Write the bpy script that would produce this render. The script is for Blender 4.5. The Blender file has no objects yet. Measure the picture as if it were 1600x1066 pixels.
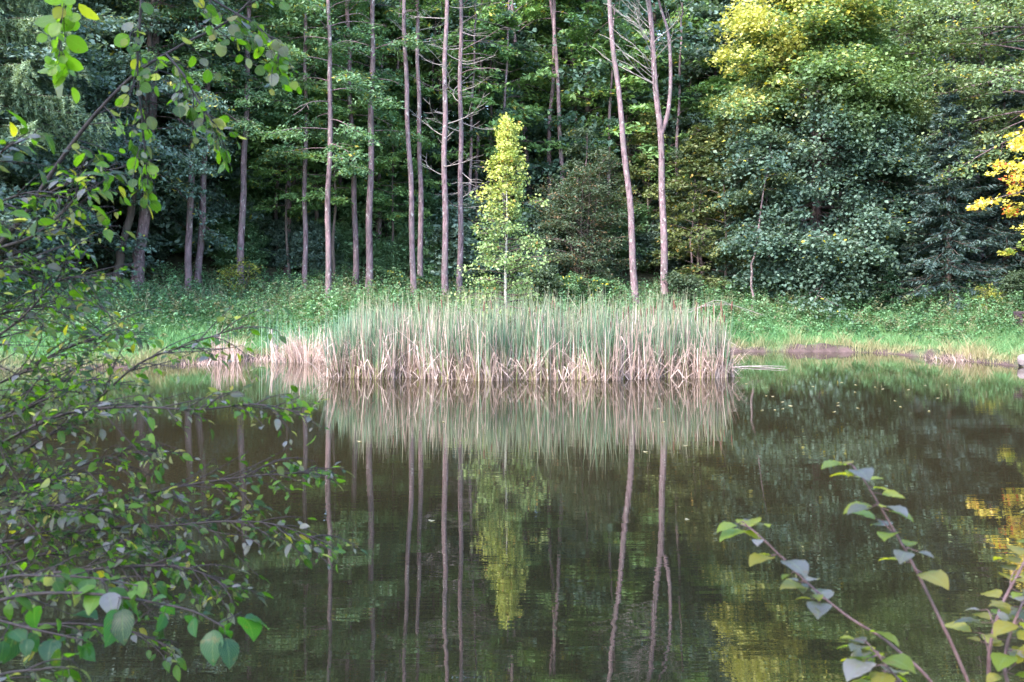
import bpy, math, random
import numpy as np
from mathutils import Vector

random.seed(7)
RNG = np.random.default_rng(11)
C = bpy.context.scene.collection
sc = bpy.context.scene

# ------------------------------------------------------------------ camera model (1600 x 1066 picture units)
F, CX, HY, CZ = 1500.0, 800.0, 450.0, 2.4


def P(px, py, d):
    return np.array([(px - CX) / F * d, d, CZ - (py - HY) / F * d])


def unit(v):
    return v / np.maximum(np.linalg.norm(v, axis=-1, keepdims=True), 1e-9)


# ------------------------------------------------------------------ materials
def new_mat(name):
    m = bpy.data.materials.new(name)
    m.use_nodes = True
    nt = m.node_tree
    nt.nodes.clear()
    return m, nt, nt.nodes.new, nt.links.new


def mat_leaf(name, transl=0.35, rough=0.5, spec=0.35, vein=False, tcol=(1.15, 1.15, 0.55), vary=0.35):
    """Leaf blades: colour per leaf from the attribute, thin, letting light through."""
    m, nt, N, L = new_mat(name)
    out = N('ShaderNodeOutputMaterial')
    at = N('ShaderNodeAttribute'); at.attribute_name = 'col'
    oi = N('ShaderNodeObjectInfo')
    mr = N('ShaderNodeMapRange'); mr.inputs['To Min'].default_value = 1 - vary * 0.6; mr.inputs['To Max'].default_value = 1 + vary * 0.6
    L(oi.outputs['Random'], mr.inputs['Value'])
    mul = N('ShaderNodeVectorMath'); mul.operation = 'SCALE'
    L(at.outputs['Color'], mul.inputs[0]); L(mr.outputs['Result'], mul.inputs['Scale'])
    pb = N('ShaderNodeBsdfPrincipled')
    pb.inputs['Roughness'].default_value = rough
    pb.inputs['Specular IOR Level'].default_value = spec
    tr = N('ShaderNodeBsdfTranslucent')
    tm = N('ShaderNodeVectorMath'); tm.operation = 'MULTIPLY'; tm.inputs[1].default_value = tcol
    mix = N('ShaderNodeMixShader'); mix.inputs['Fac'].default_value = transl
    src = mul.outputs['Vector']
    if vein:
        uv = N('ShaderNodeUVMap'); uv.uv_map = 'uv'
        sx = N('ShaderNodeSeparateXYZ'); L(uv.outputs['UV'], sx.inputs[0])
        ab = N('ShaderNodeMath'); ab.operation = 'ABSOLUTE'; L(sx.outputs['X'], ab.inputs[0])
        ma = N('ShaderNodeMath'); ma.operation = 'MULTIPLY_ADD'; ma.inputs[1].default_value = -0.55
        L(ab.outputs[0], ma.inputs[0]); L(sx.outputs['Y'], ma.inputs[2])
        ms = N('ShaderNodeMath'); ms.operation = 'MULTIPLY'; ms.inputs[1].default_value = 8 * 2 * math.pi
        L(ma.outputs[0], ms.inputs[0])
        sn = N('ShaderNodeMath'); sn.operation = 'SINE'; L(ms.outputs[0], sn.inputs[0])
        cr = N('ShaderNodeMapRange'); cr.inputs['From Min'].default_value = 0.55; cr.inputs['From Max'].default_value = 1
        L(sn.outputs[0], cr.inputs['Value'])
        mid = N('ShaderNodeMapRange'); mid.inputs['From Min'].default_value = 0.10; mid.inputs['From Max'].default_value = 0.02
        L(ab.outputs[0], mid.inputs['Value'])
        mx = N('ShaderNodeMath'); mx.operation = 'MAXIMUM'; L(cr.outputs['Result'], mx.inputs[0]); L(mid.outputs['Result'], mx.inputs[1])
        geo = N('ShaderNodeTexCoord')
        ns = N('ShaderNodeTexNoise'); ns.inputs['Scale'].default_value = 60; ns.inputs['Detail'].default_value = 3
        L(geo.outputs['Object'], ns.inputs['Vector'])
        blot = N('ShaderNodeMapRange'); blot.inputs['From Min'].default_value = 0.58; blot.inputs['From Max'].default_value = 0.72
        L(ns.outputs['Fac'], blot.inputs['Value'])
        bmx = N('ShaderNodeMix'); bmx.data_type = 'RGBA'; bmx.inputs['B'].default_value = (0.16, 0.10, 0.035, 1)
        fb = N('ShaderNodeMath'); fb.operation = 'MULTIPLY'; fb.inputs[1].default_value = 0.45; L(blot.outputs['Result'], fb.inputs[0])
        L(fb.outputs[0], bmx.inputs['Factor']); L(src, bmx.inputs['A'])
        vm = N('ShaderNodeMix'); vm.data_type = 'RGBA'; vm.inputs['B'].default_value = (0.20, 0.26, 0.13, 1)
        fv = N('ShaderNodeMath'); fv.operation = 'MULTIPLY'; fv.inputs[1].default_value = 0.30; L(mx.outputs[0], fv.inputs[0])
        L(fv.outputs[0], vm.inputs['Factor']); L(bmx.outputs['Result'], vm.inputs['A'])
        src = vm.outputs['Result']
        bp = N('ShaderNodeBump'); bp.inputs['Strength'].default_value = 0.5; bp.inputs['Distance'].default_value = 0.0012
        bp.invert = True
        L(mx.outputs[0], bp.inputs['Height']); L(bp.outputs['Normal'], pb.inputs['Normal'])
    L(src, pb.inputs['Base Color']); L(src, tm.inputs[0]); L(tm.outputs['Vector'], tr.inputs['Color'])
    L(pb.outputs[0], mix.inputs[1]); L(tr.outputs[0], mix.inputs[2]); L(mix.outputs[0], out.inputs['Surface'])
    return m


def mat_bark(name, c0, c1, c2, scale=7.0, zs=0.25, bump=0.6, dist=0.03, spots=None, rough=0.85):
    m, nt, N, L = new_mat(name)
    out = N('ShaderNodeOutputMaterial')
    pb = N('ShaderNodeBsdfPrincipled'); pb.inputs['Roughness'].default_value = rough; pb.inputs['Specular IOR Level'].default_value = 0.25
    tc = N('ShaderNodeTexCoord'); mp = N('ShaderNodeMapping'); mp.inputs['Scale'].default_value = (1, 1, zs)
    L(tc.outputs['Object'], mp.inputs['Vector'])
    n1 = N('ShaderNodeTexNoise'); n1.inputs['Scale'].default_value = scale; n1.inputs['Detail'].default_value = 8; n1.inputs['Roughness'].default_value = 0.65
    L(mp.outputs['Vector'], n1.inputs['Vector'])
    n2 = N('ShaderNodeTexNoise'); n2.inputs['Scale'].default_value = scale * 0.23; n2.inputs['Detail'].default_value = 4
    L(tc.outputs['Object'], n2.inputs['Vector'])
    r1 = N('ShaderNodeValToRGB')
    r1.color_ramp.elements[0].position = 0.33; r1.color_ramp.elements[0].color = (*c0, 1)
    r1.color_ramp.elements[1].position = 0.66; r1.color_ramp.elements[1].color = (*c1, 1)
    L(n1.outputs['Fac'], r1.inputs['Fac'])
    mr = N('ShaderNodeMapRange'); mr.inputs['From Min'].default_value = 0.48; mr.inputs['From Max'].default_value = 0.66
    L(n2.outputs['Fac'], mr.inputs['Value'])
    mx = N('ShaderNodeMix'); mx.data_type = 'RGBA'; mx.inputs['B'].default_value = (*c2, 1)
    L(mr.outputs['Result'], mx.inputs['Factor']); L(r1.outputs['Color'], mx.inputs['A'])
    col = mx.outputs['Result']
    if spots:
        vp = N('ShaderNodeMapping'); vp.inputs['Scale'].default_value = spots[1]
        L(tc.outputs['Object'], vp.inputs['Vector'])
        n3 = N('ShaderNodeTexNoise'); n3.inputs['Scale'].default_value = 1.0; n3.inputs['Detail'].default_value = 5; n3.inputs['Roughness'].default_value = 0.7
        L(vp.outputs['Vector'], n3.inputs['Vector'])
        sr = N('ShaderNodeMapRange'); sr.inputs['From Min'].default_value = spots[2]; sr.inputs['From Max'].default_value = spots[2] + 0.06
        L(n3.outputs['Fac'], sr.inputs['Value'])
        m2 = N('ShaderNodeMix'); m2.data_type = 'RGBA'; m2.inputs['B'].default_value = (*spots[0], 1)
        L(sr.outputs['Result'], m2.inputs['Factor']); L(col, m2.inputs['A']); col = m2.outputs['Result']
    L(col, pb.inputs['Base Color'])
    bp = N('ShaderNodeBump'); bp.inputs['Strength'].default_value = bump; bp.inputs['Distance'].default_value = dist
    L(n1.outputs['Fac'], bp.inputs['Height']); L(bp.outputs['Normal'], pb.inputs['Normal'])
    L(pb.outputs[0], out.inputs['Surface'])
    return m


def mat_ground(name):
    m, nt, N, L = new_mat(name)
    out = N('ShaderNodeOutputMaterial')
    pb = N('ShaderNodeBsdfPrincipled'); pb.inputs['Roughness'].default_value = 0.95; pb.inputs['Specular IOR Level'].default_value = 0.15
    at = N('ShaderNodeAttribute'); at.attribute_name = 'col'
    tc = N('ShaderNodeTexCoord')
    n1 = N('ShaderNodeTexNoise'); n1.inputs['Scale'].default_value = 2.2; n1.inputs['Detail'].default_value = 9; n1.inputs['Roughness'].default_value = 0.7
    L(tc.outputs['Object'], n1.inputs['Vector'])
    mr = N('ShaderNodeMapRange'); mr.inputs['From Min'].default_value = 0.3; mr.inputs['From Max'].default_value = 0.7
    mr.inputs['To Min'].default_value = 0.5; mr.inputs['To Max'].default_value = 1.5
    L(n1.outputs['Fac'], mr.inputs['Value'])
    mul = N('ShaderNodeVectorMath'); mul.operation = 'SCALE'
    L(at.outputs['Color'], mul.inputs[0]); L(mr.outputs['Result'], mul.inputs['Scale'])
    L(mul.outputs['Vector'], pb.inputs['Base Color'])
    bp = N('ShaderNodeBump'); bp.inputs['Strength'].default_value = 0.9; bp.inputs['Distance'].default_value = 0.12
    L(n1.outputs['Fac'], bp.inputs['Height']); L(bp.outputs['Normal'], pb.inputs['Normal'])
    L(pb.outputs[0], out.inputs['Surface'])
    return m


def mat_water(name):
    m, nt, N, L = new_mat(name)
    out = N('ShaderNodeOutputMaterial')
    pb = N('ShaderNodeBsdfPrincipled')
    pb.inputs['Base Color'].default_value = (0.0205, 0.0168, 0.0088, 1)
    pb.inputs['Roughness'].default_value = 0.0
    pb.inputs['IOR'].default_value = 2.05
    tc = N('ShaderNodeTexCoord')
    # long low swell lines, crests across the view
    m1 = N('ShaderNodeMapping'); m1.inputs['Scale'].default_value = (0.55, 3.2, 1); m1.inputs['Rotation'].default_value = (0, 0, 0.10)
    L(tc.outputs['Object'], m1.inputs['Vector'])
    n1 = N('ShaderNodeTexNoise'); n1.inputs['Scale'].default_value = 1.3; n1.inputs['Detail'].default_value = 3
    L(m1.outputs['Vector'], n1.inputs['Vector'])
    # fine ripples
    m2 = N('ShaderNodeMapping'); m2.inputs['Scale'].default_value = (1.6, 11.0, 1); m2.inputs['Rotation'].default_value = (0, 0, -0.08)
    L(tc.outputs['Object'], m2.inputs['Vector'])
    n2 = N('ShaderNodeTexNoise'); n2.inputs['Scale'].default_value = 1.4; n2.inputs['Detail'].default_value = 2
    L(m2.outputs['Vector'], n2.inputs['Vector'])
    # where a breath of wind touches the surface
    n3 = N('ShaderNodeTexNoise'); n3.inputs['Scale'].default_value = 0.16; n3.inputs['Detail'].default_value = 2
    L(tc.outputs['Object'], n3.inputs['Vector'])
    mr = N('ShaderNodeMapRange'); mr.inputs['From Min'].default_value = 0.42; mr.inputs['From Max'].default_value = 0.68
    mr.inputs['To Min'].default_value = 0.25; mr.inputs['To Max'].default_value = 1.0
    L(n3.outputs['Fac'], mr.inputs['Value'])
    f2 = N('ShaderNodeMath'); f2.operation = 'MULTIPLY'; L(n2.outputs['Fac'], f2.inputs[0]); L(mr.outputs['Result'], f2.inputs[1])
    a = N('ShaderNodeMath'); a.operation = 'MULTIPLY_ADD'; a.inputs[1].default_value = 0.35
    L(f2.outputs[0], a.inputs[0]); L(n1.outputs['Fac'], a.inputs[2])
    bp = N('ShaderNodeBump'); bp.inputs['Strength'].default_value = 1.0; bp.inputs['Distance'].default_value = 0.00115
    L(a.outputs[0], bp.inputs['Height']); L(bp.outputs['Normal'], pb.inputs['Normal'])
    L(pb.outputs[0], out.inputs['Surface'])
    return m


M_LEAF = mat_leaf('leaf_far')
M_NEEDLE = mat_leaf('needle', transl=0.3, rough=0.6, spec=0.3)
M_REED = mat_leaf('reed_blade', transl=0.25, rough=0.6, spec=0.3, tcol=(1.1, 1.1, 0.8))
M_GRASS = mat_leaf('grass_blade', transl=0.3, rough=0.6, spec=0.25, vary=0.0)
M_NEAR = mat_leaf('leaf_near', transl=0.52, rough=0.38, spec=0.5, vein=True, tcol=(2.6, 3.0, 0.35), vary=0.1)
M_TRUNK = mat_bark('bark_mauve', (0.045, 0.030, 0.034), (0.25, 0.165, 0.185), (0.13, 0.105, 0.105), scale=11, zs=0.25, bump=0.9, spots=((0.34, 0.31, 0.30), (6, 6, 4.0), 0.59))
M_TRUNK2 = mat_bark('bark_brown', (0.045, 0.035, 0.032), (0.13, 0.095, 0.088), (0.09, 0.075, 0.06), scale=9, zs=0.22)
M_BIRCH = mat_bark('bark_birch', (0.30, 0.28, 0.24), (0.55, 0.52, 0.46), (0.42, 0.38, 0.33), scale=9, zs=1.2, bump=0.25, spots=((0.06, 0.045, 0.04), (7, 7, 16), 0.62))
M_DEAD = mat_bark('dead_wood', (0.15, 0.125, 0.12), (0.36, 0.31, 0.30), (0.25, 0.22, 0.21), scale=10, zs=0.3)
M_TWIG = mat_bark('twig', (0.016, 0.011, 0.012), (0.060, 0.044, 0.046), (0.045, 0.036, 0.036), scale=60, zs=0.5, bump=0.3, dist=0.002, rough=0.65)
M_SHOOT = mat_bark('red_shoot', (0.075, 0.040, 0.045), (0.20, 0.125, 0.140), (0.13, 0.085, 0.095), scale=60, zs=0.5, bump=0.3, dist=0.002, rough=0.6)
M_SPIKE = mat_bark('cattail_spike', (0.075, 0.030, 0.022), (0.14, 0.06, 0.045), (0.11, 0.045, 0.035), scale=60, zs=1, bump=0.2, dist=0.002)
M_GROUND = mat_ground('ground')
M_WATER = mat_water('water')
M_STONE = mat_bark('stone', (0.10, 0.08, 0.082), (0.24, 0.195, 0.20), (0.16, 0.135, 0.14), scale=6, zs=1, dist=0.04)
M_BENCH = mat_bark('old_timber', (0.030, 0.020, 0.026), (0.085, 0.058, 0.070), (0.055, 0.042, 0.05), scale=18, zs=1, dist=0.008)


# ------------------------------------------------------------------ mesh building
class MB:
    """Collects vertices, faces, per-vertex colours and uvs into ONE mesh object."""

    def __init__(self):
        self.v, self.f, self.c, self.u, self.n = [], [], [], [], 0

    def add(self, V, Fq, col=None, uv=None, mat=0):
        V = np.asarray(V, dtype=np.float32).reshape(-1, 3)
        Fq = np.asarray(Fq, dtype=np.int32)
        self.v.append(V); self.f.append((Fq + self.n, mat))
        if col is None:
            col = np.full((len(V), 3), 0.5, np.float32)
        col = np.asarray(col, dtype=np.float32)
        if col.ndim == 1:
            col = np.tile(col, (len(V), 1))
        self.c.append(col)
        self.u.append(np.zeros((len(V), 2), np.float32) if uv is None else np.asarray(uv, np.float32))
        self.n += len(V)

    def build_mesh(self, name, mats, smooth=False, origin=(0, 0, 0), uv=False):
        me = bpy.data.meshes.new(name)
        V = np.concatenate(self.v) - np.asarray(origin, np.float32)
        me.vertices.add(len(V)); me.vertices.foreach_set('co', V.ravel())
        idx = np.concatenate([f.ravel() for f, _ in self.f])
        tot = np.concatenate([np.full(len(f), f.shape[1], np.int32) for f, _ in self.f])
        mi = np.concatenate([np.full(len(f), m, np.int32) for f, m in self.f])
        st = np.concatenate([[0], np.cumsum(tot)[:-1]]).astype(np.int32)
        me.loops.add(len(idx)); me.loops.foreach_set('vertex_index', idx)
        me.polygons.add(len(tot)); me.polygons.foreach_set('loop_start', st)
        me.polygons.foreach_set('material_index', mi)
        me.polygons.foreach_set('use_smooth', np.full(len(tot), smooth, bool))
        a = me.attributes.new('col', 'FLOAT_COLOR', 'POINT')
        cc = np.concatenate(self.c); cc = np.concatenate([cc, np.ones((len(cc), 1), np.float32)], 1)
        a.data.foreach_set('color', cc.astype(np.float32).ravel())
        if uv:
            ul = me.uv_layers.new(name='uv')
            ul.data.foreach_set('uv', np.concatenate(self.u)[idx].ravel())
        me.update(calc_edges=True)
        for m in mats if isinstance(mats, (list, tuple)) else [mats]:
            me.materials.append(m)
        return me

    def build(self, name, mats, parent=None, smooth=False, origin=(0, 0, 0), uv=False):
        return link(name, self.build_mesh(name, mats, smooth, origin, uv), parent)


def link(name, me, parent=None, loc=(0, 0, 0)):
    o = bpy.data.objects.new(name, me); C.objects.link(o)
    o.location = loc
    if parent:
        o.parent = parent
    return o


def tag(o, label, cat, group=None):
    o['label'] = label; o['category'] = cat
    if group:
        o['group'] = group
    return o


def thing(name, label, cat, loc=(0, 0, 0), rotz=0, group=None, scale=1.0):
    o = bpy.data.objects.new(name, None); C.objects.link(o)
    o.empty_display_size = 0.3
    o.location = tuple(float(x) for x in loc); o.rotation_euler = (0, 0, rotz); o.scale = (scale,) * 3
    return tag(o, label, cat, group)


def dup(root, loc, rotz=0, label=None, group=None, scale=1.0):
    r = root.copy(); C.objects.link(r)
    r.location = tuple(float(x) for x in loc); r.rotation_euler = (0, 0, rotz); r.scale = (scale,) * 3 if np.isscalar(scale) else scale
    if label:
        r['label'] = label
    if group:
        r['group'] = group
    for ch in list(root.children):
        c = ch.copy(); C.objects.link(c); c.parent = r
        for g in ch.children:
            d = g.copy(); C.objects.link(d); d.parent = c
    return r


def spline(pts, n):
    """Catmull-Rom through pts (k x 3), n samples."""
    p = np.asarray(pts, float)
    p = np.vstack([2 * p[0] - p[1], p, 2 * p[-1] - p[-2]])
    k = len(p) - 3
    t = np.linspace(0, k - 1e-6, n); i = t.astype(int); u = (t - i)[:, None]
    a, b, c, d = p[i], p[i + 1], p[i + 2], p[i + 3]
    return 0.5 * (2 * b + (c - a) * u + (2 * a - 5 * b + 4 * c - d) * u ** 2 + (3 * b - a - 3 * c + d) * u ** 3)


def tube(mb, path, radii, sides=6, mat=0, col=None, rough=0.0, rng=RNG):
    path = np.asarray(path, float); n = len(path)
    radii = np.broadcast_to(np.asarray(radii, float), (n,))
    tan = unit(np.gradient(path, axis=0))
    ref = np.where(np.abs(tan[:, 2:3]) > 0.9, np.array([[1.0, 0, 0]]), np.array([[0, 0, 1.0]]))
    b = unit(np.cross(tan, ref)); c = np.cross(tan, b)
    # keep frames from flipping
    for i in range(1, n):
        if (b[i] * b[i - 1]).sum() < 0 and abs((b[i] * b[i - 1]).sum()) > abs((c[i] * b[i - 1]).sum()):
            b[i] = -b[i]; c[i] = -c[i]
        elif abs((c[i] * b[i - 1]).sum()) > abs((b[i] * b[i - 1]).sum()):
            b[i] = unit(b[i - 1] - tan[i] * (b[i - 1] * tan[i]).sum()); c[i] = np.cross(tan[i], b[i])
    an = np.linspace(0, 2 * np.pi, sides, endpoint=False)
    rr = radii[:, None] * (1 + rough * rng.normal(size=(n, sides)))
    V = path[:, None, :] + (np.cos(an)[None, :, None] * b[:, None, :] + np.sin(an)[None, :, None] * c[:, None, :]) * rr[:, :, None]
    V = V.reshape(-1, 3)
    i = np.arange(n - 1)[:, None] * sides; j = np.arange(sides)[None, :]; j2 = (j + 1) % sides
    Fq = np.stack([i + j, i + j2, i + sides + j2, i + sides + j], -1).reshape(-1, 4)
    mb.add(V, Fq, col, mat=mat)
    mb.add(V[-sides:], np.arange(sides)[None, :], col, mat=mat)


def leaf_quads(mb, Cn, Nn, A, Ln, Wd, col, fold=0.12, mat=0):
    """n leaf blades as folded diamonds."""
    Nn = unit(Nn); A = unit(A - Nn * (A * Nn).sum(1, keepdims=True)); B = np.cross(Nn, A)
    Ln = np.broadcast_to(np.asarray(Ln, float), (len(Cn),))[:, None]; Wd = np.broadcast_to(np.asarray(Wd, float), (len(Cn),))[:, None]
    V = np.stack([Cn - A * Ln * .5, Cn - A * Ln * .06 + B * Wd * .5 + Nn * Wd * fold, Cn + A * Ln * .5, Cn - A * Ln * .06 - B * Wd * .5 + Nn * Wd * fold], 1)
    n = len(Cn)
    mb.add(V.reshape(-1, 3), np.arange(n * 4).reshape(n, 4), np.repeat(col, 4, axis=0), mat=mat)


def pal(u, *cols):
    """Piecewise-linear palette, u in 0..1."""
    cols = np.asarray(cols, float); k = len(cols) - 1
    u = np.clip(u, 0, 1) * k; i = np.minimum(u.astype(int), k - 1)
    return cols[i] + (cols[i + 1] - cols[i]) * (u - i)[:, None]


def clumps_to_leaves(mb, cen, rad, dirs, per, size, palette, rng, flat=0.4, up=1.0, aspect=0.6, jitter=0.25, spot=None, spotp=0.0, colfn=None, mat=0, droop=0.3):
    """Leaves spread through flattened sprays around clump centres."""
    cen = np.asarray(cen); n = len(cen)
    if n == 0:
        return
    rad = np.broadcast_to(np.asarray(rad, float), (n,)); dirs = unit(np.asarray(dirs))
    k = np.maximum(3, (per * (0.6 + 0.8 * rng.random(n)))).astype(int)
    idx = np.repeat(np.arange(n), k); m = len(idx)
    g = rng.normal(size=(m, 3)); g = unit(g) * (rng.random((m, 1)) ** 0.45)
    g[:, 2] *= flat
    g = g * rad[idx][:, None]
    # sprays tilt down along their branch
    g[:, 2] -= droop * np.linalg.norm(g[:, :2], axis=1) * (0.4 + 0.6 * ((g * dirs[idx]).sum(1) > 0))
    Cn = cen[idx] + g
    Nn = np.array([0, 0, up]) + rng.normal(size=(m, 3)) * 0.55 + dirs[idx] * 0.25
    A = dirs[idx] * 0.5 + rng.normal(size=(m, 3)) * 0.8 + np.array([0, 0, -0.25])
    cu = rng.random(n)[idx] * 0.65 + rng.random(m) * 0.35
    col = pal(cu, *palette) if colfn is None else colfn(Cn, cu, idx)
    col = col * (1 + jitter * (rng.random((m, 1)) - 0.5) * 2)
    if spot is not None:
        sp = rng.random(m) < spotp * (0.2 + 2.4 * (rng.random(n) < 0.35)[idx])
        col[sp] = np.asarray(spot) * (0.7 + 0.6 * rng.random((sp.sum(), 1)))
    s = size * (0.45 + 1.1 * rng.random(m))
    leaf_quads(mb, Cn, Nn, A, s, s * aspect, col, mat=mat)


def limbs(mb, path, radius_at, z0, z1, n, length, elev0, elev1, rng, twigs=4, clump_r=0.6, sag=0.15, sides=4, az0=0.0, az_span=2 * np.pi, twig_mat=0, bare=0.0, r_scale=0.4, profile=None, wob=0.12):
    """Branches off a trunk path between heights z0..z1; returns the clump centres, radii, directions at their outer parts."""
    cen, rad, dr = [], [], []
    zs = path[:, 2]
    for i in range(n):
        t = (i + rng.random()) / n
        z = z0 + (z1 - z0) * t
        base = np.array([np.interp(z, zs, path[:, 0]), np.interp(z, zs, path[:, 1]), z])
        az = az0 + (i * 2.39996 + rng.normal() * 0.4) % az_span
        el = math.radians(elev0 + (elev1 - elev0) * t + rng.normal() * 10)
        Ln = length * (profile(t) if profile else 1.0) * (0.7 + 0.5 * rng.random())
        d = np.array([math.cos(az) * math.cos(el), math.sin(az) * math.cos(el), math.sin(el)])
        s = np.linspace(0, 1, 6)[:, None]
        side = unit(np.cross(d, [0, 0, 1.0]))
        pts = base + d * s * Ln + np.array([0, 0, -1.0]) * sag * Ln * s ** 2 + side * np.sin(s * 3 + rng.random() * 6) * wob * Ln * s
        r0 = min(radius_at(z) * 0.6, r_scale * 0.02 * Ln + 0.012)
        tube(mb, pts, np.linspace(r0, 0.007, 6), sides, mat=twig_mat)
        isbare = rng.random() < bare
        for k in range(twigs):
            q = 0.3 + 0.7 * (k + rng.random()) / twigs
            b = np.array([np.interp(q, s[:, 0], pts[:, a]) for a in range(3)])
            sd = side * (1 if k % 2 else -1)
            td = unit(d * 0.75 + sd * (0.5 + 0.5 * rng.random()) + np.array([0, 0, 0.25 * rng.normal()]))
            tl = Ln * (0.22 + 0.2 * rng.random()) * (1.25 - 0.6 * q)
            e = b + td * tl - np.array([0, 0, sag * tl])
            tube(mb, [b, (b + e) / 2 + rng.normal(size=3) * 0.04 * tl, e], [0.012, 0.009, 0.005], 3, mat=twig_mat)
            if not isbare:
                for w in (0.45, 1.0):
                    cen.append(b + (e - b) * w); rad.append(clump_r * (0.6 + 0.6 * rng.random())); dr.append(td)
        if not isbare:
            cen.append(pts[-1]); rad.append(clump_r * (0.7 + 0.5 * rng.random())); dr.append(d)
    return np.array(cen).reshape(-1, 3), np.array(rad), np.array(dr).reshape(-1, 3)


# ------------------------------------------------------------------ terrain
POND = np.array([(-18, 24), (-16.8, 28.2), (-13.5, 28.5), (-10.9, 28.9), (-9.6, 31.2), (-8.7, 32.6), (-6.7, 32.0), (-4.8, 33.6), (0, 35.4), (5, 36.4),
                 (8.6, 36.2), (12.0, 36.1), (13.7, 35.2), (14.3, 33.4), (15.0, 31.2), (15.7, 28.8), (17.2, 24), (17.6, 16), (13.5, 8.5), (6, 4.9), (-2, 4.4), (-8, 6.2), (-14, 12)], float)


def sdist(X, Y):
    """Distance to the pond's edge, negative over water."""
    X = np.asarray(X, float); Y = np.asarray(Y, float)
    best = np.full(X.shape, 1e9); inside = np.zeros(X.shape, bool)
    for (x0, y0), (x1, y1) in zip(POND, np.roll(POND, -1, 0)):
        dx, dy = x1 - x0, y1 - y0
        t = np.clip(((X - x0) * dx + (Y - y0) * dy) / (dx * dx + dy * dy), 0, 1)
        best = np.minimum(best, np.hypot(X - x0 - t * dx, Y - y0 - t * dy))
        c = ((y0 > Y) != (y1 > Y)) & (X < dx * (Y - y0) / (dy if dy else 1e-9) + x0)
        inside ^= c
    return np.where(inside, -best, best)


def sines(X, Y, s, seed):
    r = np.random.default_rng(seed); o = np.zeros(np.shape(X))
    for k in range(7):
        a = r.random() * 6.28; f = s * (0.6 + 1.6 * r.random())
        o = o + np.sin((np.cos(a) * X + np.sin(a) * Y) * f + r.random() * 6.28 + 0.8 * np.sin((np.sin(a) * X - np.cos(a) * Y) * f * 0.7))
    return o / 7


def smooth(a, b, x):
    t = np.clip((x - a) / (b - a), 0, 1); return t * t * (3 - 2 * t)


def ground_z(X, Y):
    X = np.asarray(X, float); Y = np.asarray(Y, float)
    s = sdist(X, Y)
    s = s + 0.28 * sines(X, Y, 2.2, 1) + 0.10 * sines(X, Y, 6.5, 2)
    bare = np.maximum(np.exp(-((X - 11.4) / 1.5) ** 2 - ((Y - 36.2) / 0.9) ** 2), np.exp(-((X - 14.35) / 0.7) ** 2 - ((Y - 33.2) / 1.0) ** 2))
    cut = 0.13 + 0.06 * sines(X, Y, 0.8, 3) + 0.20 * bare
    z = np.where(s < 0, -0.7 * smooth(0, 2.5, -s) - 0.03, cut * smooth(-0.02, 0.22, s))
    far = smooth(12, 20, Y + 0.4 * np.abs(X))
    o = np.maximum(s, 0)
    z = z + far * (1.62 * smooth(0.0, 8.5, o) + 0.36 * np.clip(o - 9.5, 0, 45) + 0.1 * np.clip(o - 54, 0, 1e3) * 0.2) + (1 - far) * 0.62 * smooth(0.2, 3, o)
    z = z + bare * (0.07 * sines(X, Y, 9.0, 12) + 0.06 * sines(X, Y, 4.0, 13)) * (s > -0.1) + np.where(s > 0, 0.05 * sines(X, Y, 1.7, 4) * smooth(0.2, 2, o) + 0.35 * sines(X, Y, 0.35, 5) * smooth(10, 20, o), 0)
    return z


def gz(x, y):
    return float(ground_z(np.array([x]), np.array([y]))[0])


def terrain():
    xs = np.unique(np.round(np.concatenate([np.linspace(-420, -60, 10), np.linspace(-60, -22, 30), np.arange(-22, 22, 0.22), np.linspace(22, 60, 30), np.linspace(60, 420, 10)]), 3))
    ys = np.unique(np.round(np.concatenate([np.linspace(-300, -8, 10), np.arange(-8, 26, 0.4), np.arange(26, 46, 0.18), np.arange(46, 110, 1.5), np.linspace(110, 420, 10)]), 3))
    X, Y = np.meshgrid(xs, ys)
    Z = ground_z(X, Y)
    s = sdist(X, Y)
    nx, ny = len(xs), len(ys)
    soil = np.array([0.080, 0.055, 0.054]); gr = np.array([0.060, 0.115, 0.040]); litter = np.array([0.055, 0.055, 0.032])
    w = smooth(0.05, 0.5, s + 0.35 * sines(X, Y, 3.0, 9))[..., None]
    col = soil * (1 - w) + gr * w
    w2 = smooth(8.0, 10.5, s + sines(X, Y, 0.9, 8))[..., None] * smooth(14, 22, Y)[..., None]
    col = col * (1 - w2) + litter * w2
    mb = MB()
    i = np.arange(ny - 1)[:, None] * nx; j = np.arange(nx - 1)[None, :]
    Fq = np.stack([i + j, i + j + 1, i + nx + j + 1, i + nx + j], -1).reshape(-1, 4)
    mb.add(np.stack([X, Y, Z], -1).reshape(-1, 3), Fq, col.reshape(-1, 3))
    o = mb.build('ground', M_GROUND, smooth=True); o['kind'] = 'structure'


terrain()
wb = MB()
wb.add([(-26, 2, 0), (26, 2, 0), (26, 40, 0), (-26, 40, 0)], [[0, 1, 2, 3]])
wo = wb.build('water', M_WATER); wo['kind'] = 'structure'

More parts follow.
